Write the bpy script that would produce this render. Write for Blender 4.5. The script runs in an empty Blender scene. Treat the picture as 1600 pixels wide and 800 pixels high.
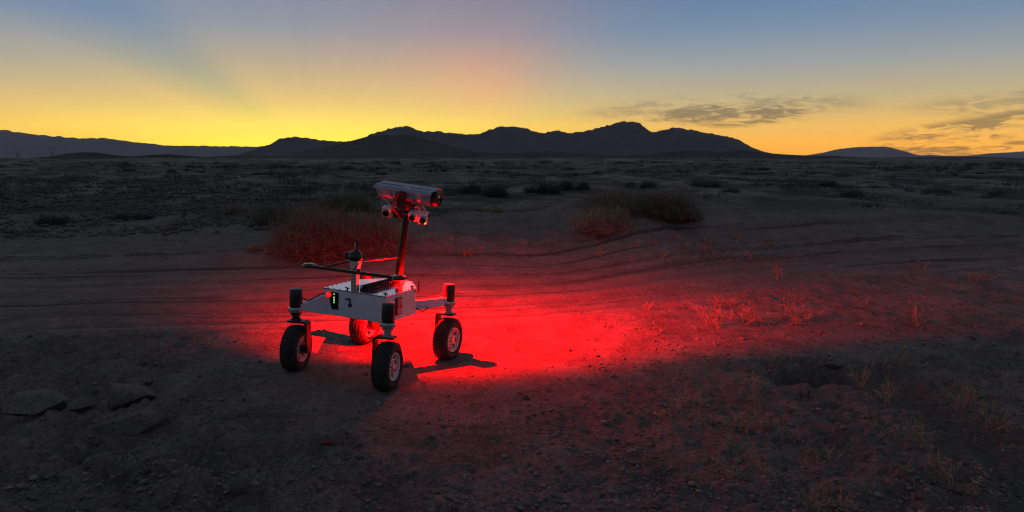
import bpy, math, random
import numpy as np
from mathutils import Vector, Matrix

R = math.radians
scene = bpy.context.scene
COL = scene.collection

# ------------------------------------------------------------------ camera
F_PX, CAM_H = 1067.0, 1.58              # focal length in pixels of a 1600 px wide frame, eye height in metres
PITCH = math.atan(152.0 / F_PX)
cam_d = bpy.data.cameras.new('camera')
cam_d.sensor_width = 36.0
cam_d.lens = 36.0 * F_PX / 1600.0
cam_d.clip_start, cam_d.clip_end = 0.05, 120000.0
cam = bpy.data.objects.new('camera', cam_d)
COL.objects.link(cam)
cam.location = (0, 0, CAM_H)
cam.rotation_euler = (math.pi / 2 - PITCH, 0, 0)
scene.camera = cam

# ------------------------------------------------------------------ render / exposure
scene.view_settings.view_transform = 'Standard'
scene.view_settings.look = 'None'
scene.view_settings.exposure = 0.0
scene.view_settings.gamma = 1.0
scene.view_settings.use_curve_mapping = False
scene.render.engine = 'CYCLES'
cy = scene.cycles
cy.use_denoising = True
cy.denoising_prefilter = 'ACCURATE'
cy.filter_width = 1.2
cy.max_bounces = 6
cy.diffuse_bounces = 3
cy.glossy_bounces = 3
cy.volume_bounces = 0
cy.sample_clamp_indirect = 4.0
cy.caustics_reflective = False
cy.caustics_refractive = False


def lin(c):
    return tuple((v / 255.0 / 12.92) if v <= 10 else ((v / 255.0 + 0.055) / 1.055) ** 2.4 for v in c)


def ray(px, py):
    """direction through a pixel of the 1600x800 photograph"""
    cx, cz = (px - 800.0) / F_PX, -(py - 400.0) / F_PX
    cp, sp = math.cos(PITCH), math.sin(PITCH)
    return (cx, cp + cz * sp, -sp + cz * cp)


def gp(px, py, z=0.0):
    r = ray(px, py)
    t = (z - CAM_H) / r[2]
    return (r[0] * t, r[1] * t)


# ------------------------------------------------------------------ node helper
class NT:
    def __init__(self, tree):
        self.t, self.n, self.l = tree, tree.nodes, tree.links

    def _in(self, sock, v):
        if isinstance(v, bpy.types.NodeSocket):
            self.l.new(v, sock)
        elif v is not None:
            sock.default_value = v

    def m(self, op, a, b=None, c=None):
        nd = self.n.new('ShaderNodeMath')
        nd.operation = op
        for i, v in enumerate((a, b, c)):
            if v is not None:
                self._in(nd.inputs[i], v)
        return nd.outputs[0]

    def step(self, v, a, b, o0=0.0, o1=1.0):
        nd = self.n.new('ShaderNodeMapRange')
        nd.interpolation_type = 'SMOOTHSTEP'
        self._in(nd.inputs['Value'], v)
        for k, q in (('From Min', a), ('From Max', b), ('To Min', o0), ('To Max', o1)):
            self._in(nd.inputs[k], q)
        return nd.outputs[0]

    def ramp(self, fac, stops, interp='LINEAR'):
        nd = self.n.new('ShaderNodeValToRGB')
        cr = nd.color_ramp
        cr.interpolation = interp
        while len(cr.elements) < len(stops):
            cr.elements.new(0.5)
        for el, (p, c) in zip(cr.elements, stops):
            el.position = p
            el.color = (*c, 1.0) if len(c) == 3 else c
        self._in(nd.inputs[0], fac)
        return nd.outputs[0]

    def mix(self, fac, a, b, blend='MIX'):
        nd = self.n.new('ShaderNodeMix')
        nd.data_type = 'RGBA'
        nd.blend_type = blend
        self._in(nd.inputs[0], fac)
        for i, v in ((6, a), (7, b)):
            if isinstance(v, tuple):
                v = (*v, 1.0) if len(v) == 3 else v
            self._in(nd.inputs[i], v)
        return nd.outputs[2]

    def noise(self, vec, scale, detail=4.0, rough=0.55, dist=0.0, dims='3D', out=0):
        nd = self.n.new('ShaderNodeTexNoise')
        nd.noise_dimensions = dims
        self._in(nd.inputs['Vector'], vec)
        nd.inputs['Scale'].default_value = scale
        nd.inputs['Detail'].default_value = detail
        nd.inputs['Roughness'].default_value = rough
        nd.inputs['Distortion'].default_value = dist
        return nd.outputs[out]

    def xyz(self, x, y, z):
        nd = self.n.new('ShaderNodeCombineXYZ')
        for i, v in enumerate((x, y, z)):
            self._in(nd.inputs[i], v)
        return nd.outputs[0]


# ------------------------------------------------------------------ world: twilight sky, sun just below the horizon behind the hills
SUN_AZ = math.atan((490 - 800) / F_PX)          # azimuth of the afterglow, measured from +Y towards +X
world = bpy.data.worlds.new('World')
scene.world = world
world.use_nodes = True
world.node_tree.nodes.clear()
w = NT(world.node_tree)
tc = w.n.new('ShaderNodeTexCoord')
sep = w.n.new('ShaderNodeSeparateXYZ')
w.l.new(tc.outputs['Generated'], sep.inputs[0])
dx, dy, dz = sep.outputs
DEG = 57.29578
elev = w.m('MULTIPLY', w.m('ARCSINE', dz), DEG)
az = w.m('MULTIPLY', w.m('ARCTAN2', dx, dy), DEG)
hlen = w.m('SQRT', w.m('ADD', w.m('MULTIPLY', dx, dx), w.m('ADD', w.m('MULTIPLY', dy, dy), 1e-6)))
cosd = w.m('DIVIDE', w.m('ADD', w.m('MULTIPLY', dx, math.sin(SUN_AZ)), w.m('MULTIPLY', dy, math.cos(SUN_AZ))), hlen)
adist = w.m('MULTIPLY', w.m('ARCCOSINE', w.m('MINIMUM', w.m('MAXIMUM', cosd, -1.0), 1.0)), DEG)
tt = w.m('SQRT', w.m('DIVIDE', w.m('MAXIMUM', elev, 0.0), 90.0))


def eramp(lst):
    return w.ramp(tt, [(math.sqrt(e / 90.0), lin(c)) for e, c in lst], 'EASE' if False else 'LINEAR')


UP = [(28, (97, 107, 127)), (50, (88, 94, 107)), (90, (83, 87, 98))]
near = eramp([(0, (255, 212, 24)), (1.2, (255, 226, 48)), (2.6, (254, 218, 78)), (4.6, (226, 192, 112)),
              (7.2, (184, 168, 136)), (10, (140, 149, 158)), (13.5, (112, 133, 162))] + UP)
far = eramp([(0, (240, 150, 24)), (1.2, (252, 176, 40)), (2.6, (232, 180, 78)), (4.6, (190, 170, 124)),
             (7.2, (152, 156, 154)), (10, (114, 137, 163)), (13.5, (92, 120, 158))] + UP)
back = eramp([(0, (66, 72, 94)), (4, (84, 84, 104)), (9, (88, 90, 112)), (16, (82, 92, 118))] + UP)
sky = w.mix(w.step(adist, 2.0, 33.0), near, far)
sky = w.mix(w.step(adist, 46.0, 150.0), sky, back)
core = w.m('MULTIPLY', w.step(adist, 17.0, 0.0), w.step(elev, 5.0, 0.0))
sky = w.mix(w.m('MULTIPLY', core, 0.8), sky, w.mix(1.0, sky, (1.25, 1.22, 1.15), 'MULTIPLY'))
# the two crepuscular beams that fan out from behind the range
ph1 = w.m('MULTIPLY', w.m('ARCTAN2', elev, w.m('SUBTRACT', az, -15.7)), DEG)
beam1 = w.m('MULTIPLY', w.step(ph1, 128.0, 143.0), w.step(ph1, 158.0, 144.0))
beam1 = w.m('MULTIPLY', beam1, w.m('MULTIPLY', w.step(elev, 1.0, 7.0), w.step(elev, 34.0, 14.0)))
sky = w.mix(w.m('MULTIPLY', beam1, 0.6), sky, w.mix(1.0, sky, (0.58, 0.82, 1.10), 'MULTIPLY'))
ph2 = w.m('MULTIPLY', w.m('ARCTAN2', elev, w.m('SUBTRACT', az, -2.2)), DEG)
beam2 = w.m('MULTIPLY', w.step(ph2, 30.0, 80.0), w.step(ph2, 172.0, 92.0))
beam2 = w.m('MULTIPLY', beam2, w.m('MULTIPLY', w.step(elev, 2.0, 8.0), w.step(elev, 34.0, 12.0)))
sky = w.mix(beam2, sky, w.mix(1.0, sky, (1.42, 0.95, 0.84), 'MULTIPLY'))
streak = w.noise(w.xyz(w.m('MULTIPLY', ph1, 0.11), 0.0, 0.0), 1.0, 2.0)
sky = w.mix(1.0, sky, w.ramp(streak, [(0.3, (0.965, 0.97, 0.98)), (0.7, (1.03, 1.02, 1.01))]), 'MULTIPLY')
# thin wind-drawn cirrus low over the right half of the horizon
def wisp(a0, a1, e0, e1, slant, seed, thick):
    ca, ce = (a0 + a1) / 2, (e0 + e1) / 2
    ua = w.m('DIVIDE', w.m('SUBTRACT', az, ca), (a1 - a0) / 2)
    es = w.m('SUBTRACT', elev, w.m('MULTIPLY', ua, slant))
    ue = w.m('DIVIDE', w.m('SUBTRACT', es, ce), (e1 - e0) / 2)
    win = w.m('SUBTRACT', 1.0, w.m('ADD', w.m('MULTIPLY', ua, ua), w.m('MULTIPLY', ue, ue)))
    win = w.step(win, 0.0, 0.7)
    v = w.xyz(w.m('MULTIPLY', az, 0.16), w.m('MULTIPLY', es, 0.85), seed)
    n = w.noise(v, 0.8, 4.0, 0.5, 1.2)
    v2 = w.xyz(w.m('MULTIPLY', w.m('ADD', az, w.m('MULTIPLY', es, 0.7)), 0.5), w.m('MULTIPLY', es, 2.2), seed + 4.0)
    n2 = w.noise(v2, 0.9, 6.0, 0.55, 2.2)
    n = w.m('ADD', w.m('MULTIPLY', n, 0.5), w.m('MULTIPLY', n2, 0.5))
    return w.m('MULTIPLY', w.m('MULTIPLY', win, w.step(n, 0.43, 0.59)), thick)
cl = w.m('ADD', w.m('ADD', wisp(4.0, 29.0, 2.4, 5.2, 0.25, 3.1, 0.5), wisp(11.0, 25.0, 2.3, 4.5, 0.2, 21.0, 1.0)), wisp(26.0, 46.0, 0.0, 3.3, 0.8, 9.4, 1.1))
cl = w.m('ADD', cl, wisp(28.0, 50.0, 2.6, 4.8, 0.2, 15.7, 0.45))
cl = w.m('MINIMUM', cl, 0.85)
sky = w.mix(cl, sky, w.mix(1.0, sky, (0.30, 0.34, 0.52), 'MULTIPLY'))
# evening star
sx, sy, sz = Vector(ray(535, 61)).normalized()
sd = w.m('ADD', w.m('MULTIPLY', dx, sx), w.m('ADD', w.m('MULTIPLY', dy, sy), w.m('MULTIPLY', dz, sz)))
star = w.step(sd, math.cos(R(0.05)), math.cos(R(0.02)))
sky = w.mix(star, sky, (0.95, 0.92, 0.88))
below = w.step(elev, -0.4, -1.2)
sky = w.mix(below, sky, (0.05, 0.05, 0.055))
nish = w.n.new('ShaderNodeTexSky')
nish.sky_type = 'NISHITA'
nish.sun_disc = False
nish.sun_elevation = R(-3.0)
nish.sun_rotation = SUN_AZ
nish.altitude = 700.0
# what the haze takes from the sky on its way is added back here: path through the haze layer
HAZE_D, HAZE_TOP, HAZE_FAR = 4.0e-5, 880.0, 20000.0
path = w.m('MINIMUM', w.m('DIVIDE', HAZE_TOP, w.m('MAXIMUM', dz, 0.002)), w.m('DIVIDE', HAZE_FAR, w.m('MAXIMUM', w.m('ABSOLUTE', dy), 0.6)))
gain = w.m('EXPONENT', w.m('MULTIPLY', path, HAZE_D))
bg = w.n.new('ShaderNodeBackground')
w.l.new(sky, bg.inputs[0])
w.l.new(gain, bg.inputs[1])
bg2 = w.n.new('ShaderNodeBackground')
w.l.new(nish.outputs[0], bg2.inputs[0])
bg2.inputs[1].default_value = 0.05
addw = w.n.new('ShaderNodeAddShader')
w.l.new(bg.outputs[0], addw.inputs[0])
w.l.new(bg2.outputs[0], addw.inputs[1])
wo = w.n.new('ShaderNodeOutputWorld')
w.l.new(addw.outputs[0], wo.inputs[0])

# ------------------------------------------------------------------ numpy noise
def _hash(ix, iy, seed):
    h = (ix.astype(np.int64) * 374761393 + iy.astype(np.int64) * 668265263 + seed * 1442695041) & 0xFFFFFFFF
    h = ((h ^ (h >> 13)) * 1274126177) & 0xFFFFFFFF
    h = (h ^ (h >> 16)) & 0xFFFFFFFF
    return h / 4294967295.0


def vnoise(x, y, seed=0):
    """gradient noise, about -1..1"""
    x, y = np.broadcast_arrays(np.asarray(x, float), np.asarray(y, float))
    ix, iy = np.floor(x), np.floor(y)
    fx, fy = x - ix, y - iy
    u, v = fx * fx * fx * (fx * (fx * 6 - 15) + 10), fy * fy * fy * (fy * (fy * 6 - 15) + 10)

    def g(ox, oy):
        a = _hash(ix + ox, iy + oy, seed) * 2 * np.pi
        return np.cos(a) * (fx - ox) + np.sin(a) * (fy - oy)
    a = g(0, 0) * (1 - u) + g(1, 0) * u
    b = g(0, 1) * (1 - u) + g(1, 1) * u
    return (a * (1 - v) + b * v) * 1.5


def fbm(x, y, seed=0, octs=4, gain=0.5, lac=2.03):
    s, a = 0.0, 1.0
    for i in range(octs):
        s = s + a * vnoise(x, y, seed + i * 17)
        x, y, a = x * lac + 11.3, y * lac - 7.1, a * gain
    return s


def ridged(x, y, seed=0, octs=5, gain=0.55, lac=2.1):
    s, a = 0.0, 1.0
    for i in range(octs):
        s = s + a * (1 - np.abs(vnoise(x, y, seed + i * 13)) * 1.6)
        x, y, a = x * lac + 3.7, y * lac + 9.2, a * gain
    return s


def sstep(v, a, b):
    t = np.clip((v - a) / (b - a), 0, 1)
    return t * t * (3 - 2 * t)


# ------------------------------------------------------------------ terrain height
ROVER = (-1.071, 5.157)
ROVER_YAW = R(65.3)
ROVER_PITCH = R(0.63)
ROVER_ROLL = R(2.35)
ROT3 = Matrix.Rotation(ROVER_YAW, 3, 'Z') @ Matrix.Rotation(ROVER_PITCH, 3, 'Y') @ Matrix.Rotation(ROVER_ROLL, 3, 'X')
RF = (math.cos(ROVER_YAW), math.sin(ROVER_YAW))
RL = (-RF[1], RF[0])
TR_X = np.array([-60, -12, -6, -3, 0, 1, 2, 3.2, 5, 8, 14, 60.])
TR_Y = np.array([9.0, 7.6, 7.7, 8.0, 8.4, 8.7, 9.4, 10.3, 11.2, 11.9, 12.6, 18.])
_hx, _hy = gp(1290, 592)


_tx = np.arange(-70, 70.05, 0.1)
_ty = np.convolve(np.pad(np.interp(_tx, TR_X, TR_Y), 12, 'edge'), np.ones(25) / 25, 'valid')


def track_v(x, y):
    return y - np.interp(x, _tx, _ty)


def height(x, y):
    x, y = np.broadcast_arrays(np.asarray(x, float), np.asarray(y, float))
    d = np.hypot(x, y)
    z = 0.10 * fbm(x * 0.12, y * 0.12, 3, 3) * sstep(d, 3, 14)
    z = z + 0.55 * fbm(x * 0.022, y * 0.03, 5, 4) * sstep(d, 22, 80)
    z = z + 0.20 * (ridged(x * 0.13, y * 0.20, 15, 4) - 1.2) * sstep(d, 14, 30) * sstep(d, 200, 60)
    z = z + 0.9 * (ridged(x * 0.018, y * 0.03, 25, 4) - 1.2) * sstep(d, 60, 160) * sstep(d, 1500, 500)
    z = z + 3.0 * fbm(x * 0.004, y * 0.006, 9, 3) * sstep(d, 180, 700) * sstep(d, 9000, 2500)
    # rubble bank on the left
    z = z + 0.5 * np.exp(-((y - 33) / 9.0) ** 2) * sstep(x, -7, -15) * sstep(x, -75, -35) * (1 + 0.5 * fbm(x * 0.25, y * 0.25, 31, 3))
    # track: combed ruts that follow the curve of the road
    v = track_v(x, y) + 0.10 * vnoise(x * 0.5, y * 0.5, 51)
    tm = sstep(v, -2.3, -1.4) * sstep(v, 2.4, 1.3)
    rut = fbm(v * 2.4, x * 0.05, 61, 3) * 0.065 + fbm(v * 6.0, x * 0.07, 67, 2) * 0.024
    z = z + tm * rut * (0.55 + 0.9 * sstep(x, 0.5, 4))
    bank = sstep(v + 0.35 * fbm(x * 0.8, y * 0.8, 57, 3), 2.0, 3.0) * sstep(x, -2.6, -1.2) * sstep(x, 6.5, 3.5) * sstep(v, 12, 5)
    z = z + 0.22 * bank * (1 + 0.35 * fbm(x * 1.1, y * 1.1, 58, 3))
    # smooth sandy bank on the far side of the track, highest right of centre
    amp = 0.10 + 0.34 * sstep(x, 0.3, 2.6) * sstep(x, 16, 7)
    z = z + amp * sstep(v, -1.3, 2.6) * sstep(v, 20, 7) * sstep(x, -9, -4) * sstep(x, 40, 14)
    z = z - 0.04 * tm + 0.05 * np.exp(-((v - 2.3) / 0.5) ** 2) + 0.035 * np.exp(-((v + 2.1) / 0.5) ** 2)
    # clods and footprints in the foreground
    nearm = sstep(d, 34, 11) * (1 - 0.80 * tm)
    lf = 0.55 + 0.75 * sstep(x, 0.3, -1.6) * sstep(y, 6.4, 4.8) + 0.4 * sstep(x, 1.0, 2.2) * sstep(y, 6.5, 5)
    rx, ry = x - ROVER[0], y - ROVER[1]
    rd = np.hypot(rx, ry)
    calm = 0.22 + 0.78 * sstep(rd, 0.9, 1.8)
    calm = np.minimum(calm, 0.30 + 0.70 * sstep(np.hypot((x - 0.5) / 3.0, (y - 6.0) / 1.2), 0.65, 1.35))
    z = z + nearm * lf * calm * (0.050 * fbm(x * 1.7, y * 1.7, 71, 3) + 0.030 * fbm(x * 6, y * 6, 77, 3) + 0.014 * ridged(x * 13, y * 15, 83, 3)
                                 + 0.040 * np.maximum(0, vnoise(x * 9, y * 9, 91) - 0.25))
    # hollow and sandy gully lower right
    q = np.hypot((x - _hx) / 0.42, (y - _hy) / 0.16)
    z = z - 0.19 * sstep(q, 1.15, 0.45) + 0.07 * np.exp(-((y - _hy - 0.26) / 0.13) ** 2) * np.exp(-((x - _hx) / 0.7) ** 2)
    gx = 2.55 + 0.12 * (y - 3.1) + 0.1 * np.sin(y * 2.1)
    z = z - 0.09 * np.exp(-((x - gx) / 0.24) ** 2) * sstep(y, 5.3, 4.5)
    # low sand hummocks under the big tussocks
    for (px, py, a, s) in ((520, 396, 0.16, 1.2), (1010, 352, 0.22, 1.6), (930, 360, 0.12, 0.9)):
        bx, by = gp(px, py)
        z = z + a * np.exp(-(((x - bx) / (s * 1.4)) ** 2 + ((y - by) / s) ** 2))
    # the rover stands on a slight cross slope
    lat = rx * RL[0] + ry * RL[1]
    flat = sstep(rd, 1.7, 0.7)
    fwd_ = rx * RF[0] + ry * RF[1]
    base = math.tan(ROVER_ROLL) * np.clip(lat, -0.8, 0.8) - math.tan(ROVER_PITCH) * np.clip(fwd_, -0.8, 0.8)
    z = z * (1 - 0.8 * flat) + base * sstep(rd, 2.6, 0.8)
    return z


def hz(x, y):
    return float(height(np.array([x]), np.array([y]))[0])


def gz(px, py, it=6):
    """point on the real terrain seen through a pixel"""
    z = 0.0
    for _ in range(it):
        p = gp(px, py, z)
        z = 0.5 * z + 0.5 * hz(*p)
    return (p[0], p[1], hz(*p))


# ------------------------------------------------------------------ materials
MATS = {}


def pmat(name, col, rough=0.6, metal=0.0, spec=0.5, var=0.0, vscale=8.0, bump=0.0, bscale=40.0, emit=None, estr=0.0, coord='Object', coat=0.0, dust=None):
    if name in MATS:
        return MATS[name]
    mt = bpy.data.materials.new(name)
    mt.use_nodes = True
    t = NT(mt.node_tree)
    b = t.n['Principled BSDF']
    b.inputs['Roughness'].default_value = rough
    b.inputs['Metallic'].default_value = metal
    b.inputs['Specular IOR Level'].default_value = spec
    b.inputs['Coat Weight'].default_value = coat
    c = t.n.new('ShaderNodeTexCoord')
    base = (*col, 1.0)
    if var > 0 or dust:
        n = t.noise(c.outputs[coord], vscale, 5.0, 0.6)
        lo = tuple(v * (1 - var) for v in col)
        hi = tuple(min(1.0, v * (1 + var)) for v in col)
        base = t.ramp(n, [(0.3, lo), (0.7, hi)])
        if dust:
            n2 = t.noise(c.outputs[coord], vscale * 2.7, 6.0, 0.7)
            base = t.mix(t.step(n2, 0.46, 0.66, 0.0, dust[1]), base, dust[0])
        t.l.new(base, b.inputs['Base Color'])
        t.l.new(t.step(n, 0.2, 0.8, max(0.02, rough - 0.1), min(1.0, rough + 0.1)), b.inputs['Roughness'])
    else:
        b.inputs['Base Color'].default_value = base
    if bump > 0:
        bn = t.n.new('ShaderNodeBump')
        bn.inputs['Strength'].default_value = 1.0
        bn.inputs['Distance'].default_value = bump
        t.l.new(t.noise(c.outputs[coord], bscale, 6.0, 0.6), bn.inputs['Height'])
        t.l.new(bn.outputs[0], b.inputs['Normal'])
    if emit:
        b.inputs['Emission Color'].default_value = (*emit, 1.0)
        b.inputs['Emission Strength'].default_value = estr
    MATS[name] = mt
    return mt


def ground_material():
    mt = bpy.data.materials.new('desert_soil')
    mt.use_nodes = True
    t = NT(mt.node_tree)
    b = t.n['Principled BSDF']
    b.inputs['Specular IOR Level'].default_value = 0.25
    b.inputs['Roughness'].default_value = 0.92
    c = t.n.new('ShaderNodeTexCoord').outputs['Object']
    n_big = t.noise(c, 0.35, 5.0, 0.6)
    n_mid = t.noise(c, 2.3, 6.0, 0.65, 0.4)
    n_fine = t.noise(c, 38.0, 5.0, 0.7)
    col = t.ramp(n_mid, [(0.32, (0.125, 0.106, 0.090)), (0.5, (0.215, 0.184, 0.156)), (0.68, (0.320, 0.278, 0.238))])
    col = t.mix(t.step(n_big, 0.35, 0.7, 0.0, 0.55), col, (0.125, 0.108, 0.096))
    n_grit = t.noise(c, 90.0, 4.0, 0.75)
    n_clod = t.noise(c, 13.0, 6.0, 0.7, 0.8)
    col = t.mix(t.step(n_clod, 0.52, 0.70, 0.0, 0.55), col, (0.36, 0.315, 0.27))
    col = t.mix(t.step(n_clod, 0.47, 0.32, 0.0, 0.55), col, (0.050, 0.044, 0.040))
    col = t.mix(t.step(n_fine, 0.54, 0.70, 0.0, 0.75), col, (0.37, 0.335, 0.30))
    col = t.mix(t.step(n_fine, 0.46, 0.30, 0.0, 0.70), col, (0.042, 0.037, 0.034))
    col = t.mix(t.step(n_grit, 0.60, 0.72, 0.0, 0.7), col, (0.42, 0.385, 0.35))
    col = t.mix(t.step(n_grit, 0.42, 0.28, 0.0, 0.6), col, (0.034, 0.030, 0.027))
    # far plain: sparse dark scrub too small to build
    sep = t.n.new('ShaderNodeSeparateXYZ')
    t.l.new(c, sep.inputs[0])
    farm = t.step(sep.outputs[1], 40.0, 140.0)
    n_far = t.noise(t.xyz(t.m('MULTIPLY', sep.outputs[0], 0.045), t.m('MULTIPLY', sep.outputs[1], 0.03), 0.0), 1.0, 8.0, 0.65)
    col = t.mix(t.m('MULTIPLY', farm, t.step(n_far, 0.36, 0.58, 0.0, 0.92)), col, (0.030, 0.030, 0.024))
    midm = t.m('MULTIPLY', t.step(sep.outputs[1], 12.0, 18.0), t.step(sep.outputs[1], 220.0, 90.0))
    n_md = t.noise(t.xyz(t.m('MULTIPLY', sep.outputs[0], 0.25), t.m('MULTIPLY', sep.outputs[1], 0.16), 3.0), 1.0, 9.0, 0.7, 0.6)
    col = t.mix(t.m('MULTIPLY', midm, t.step(n_md, 0.40, 0.58, 0.0, 0.88)), col, (0.028, 0.027, 0.022))
    # pale sand in the gully and in the wheel tracks: vertex weight
    at = t.n.new('ShaderNodeAttribute')
    at.attribute_name = 'sand'
    n_s = t.noise(c, 55.0, 4.0, 0.6)
    sand = t.ramp(n_s, [(0.3, (0.110, 0.095, 0.082)), (0.7, (0.180, 0.156, 0.134))])
    col = t.mix(t.m('MULTIPLY', at.outputs['Fac'], 0.8), col, sand)
    # tyre-combed lanes: fine ruts that run along the track
    av_ = t.n.new('ShaderNodeAttribute')
    av_.attribute_name = 'across_track'
    tv = av_.outputs['Fac']
    lane = t.m('MULTIPLY', t.step(tv, -2.6, -1.6), t.step(tv, 3.4, 2.0))
    rut1 = t.noise(t.xyz(t.m('MULTIPLY', tv, 3.4), t.m('MULTIPLY', sep.outputs[0], 0.10), 0.0), 1.0, 6.0, 0.62, 0.25)
    col = t.mix(t.m('MULTIPLY', lane, t.step(rut1, 0.50, 0.36, 0.0, 0.80)), col, (0.048, 0.041, 0.036))
    col = t.mix(t.m('MULTIPLY', lane, t.step(rut1, 0.52, 0.66, 0.0, 0.65)), col, (0.215, 0.186, 0.162))
    t.l.new(col, b.inputs['Base Color'])
    vor = t.n.new('ShaderNodeTexVoronoi')
    vor.inputs['Scale'].default_value = 34.0
    t.l.new(c, vor.inputs['Vector'])
    peb = t.step(vor.outputs['Distance'], 0.34, 0.05)
    hgt = t.m('ADD', t.m('MULTIPLY', t.noise(c, 24.0, 8.0, 0.68), 1.6), t.m('MULTIPLY', peb, 0.25))
    hgt = t.m('ADD', hgt, t.m('MULTIPLY', t.noise(c, 110.0, 4.0, 0.6), 0.45))
    hgt = t.m('ADD', t.m('MULTIPLY', hgt, t.step(lane, 0.0, 1.0, 1.0, 0.55)), t.m('MULTIPLY', t.m('MULTIPLY', rut1, lane), 2.6))
    bn = t.n.new('ShaderNodeBump')
    bn.inputs['Strength'].default_value = 1.0
    bn.inputs['Distance'].default_value = 0.034
    t.l.new(hgt, bn.inputs['Height'])
    t.l.new(bn.outputs[0], b.inputs['Normal'])
    return mt


def hill_material(name, c1, c2, scale):
    mt = bpy.data.materials.new(name)
    mt.use_nodes = True
    t = NT(mt.node_tree)
    b = t.n['Principled BSDF']
    b.inputs['Roughness'].default_value = 0.95
    b.inputs['Specular IOR Level'].default_value = 0.1
    c = t.n.new('ShaderNodeTexCoord').outputs['Object']
    t.l.new(t.ramp(t.noise(c, scale, 8.0, 0.65), [(0.32, c1), (0.68, c2)]), b.inputs['Base Color'])
    bn = t.n.new('ShaderNodeBump')
    bn.inputs['Distance'].default_value = 0.25 / scale
    bn.inputs['Strength'].default_value = 0.8
    t.l.new(t.noise(c, scale * 3, 8.0, 0.65), bn.inputs['Height'])
    t.l.new(bn.outputs[0], b.inputs['Normal'])
    return mt


# ------------------------------------------------------------------ object helpers
def link(o, parent=None):
    COL.objects.link(o)
    if parent is not None:
        o.parent = parent
    return o


def tag(o, label=None, cat=None, group=None, kind=None):
    for k, v in (('label', label), ('category', cat), ('group', group), ('kind', kind)):
        if v:
            o[k] = v
    return o


def empty(name, loc=(0, 0, 0), rot=(0, 0, 0), parent=None):
    o = bpy.data.objects.new(name, None)
    o.empty_display_size = 0.2
    o.location, o.rotation_euler = loc, rot
    return link(o, parent)


def np_mesh(name, verts, quads=None, tris=None, smooth=True):
    me = bpy.data.meshes.new(name)
    verts = np.asarray(verts, np.float32)
    nq = 0 if quads is None else len(quads)
    nt = 0 if tris is None else len(tris)
    me.vertices.add(len(verts))
    me.vertices.foreach_set('co', verts.ravel())
    li, ls = [], []
    if nq:
        li.append(np.asarray(quads, np.int32).ravel())
        ls.append(np.arange(nq, dtype=np.int32) * 4)
    if nt:
        li.append(np.asarray(tris, np.int32).ravel())
        ls.append(nq * 4 + np.arange(nt, dtype=np.int32) * 3)
    li, ls = np.concatenate(li), np.concatenate(ls)
    me.loops.add(len(li))
    me.loops.foreach_set('vertex_index', li)
    me.polygons.add(nq + nt)
    me.polygons.foreach_set('loop_start', ls)
    me.update(calc_edges=True)
    me.validate()
    if smooth:
        me.polygons.foreach_set('use_smooth', np.ones(nq + nt, bool))
    return me


def grid_quads(nr, nc):
    i = np.arange(nr - 1)[:, None] * nc + np.arange(nc - 1)[None, :]
    return np.stack([i, i + 1, i + nc + 1, i + nc], -1).reshape(-1, 4)


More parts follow.
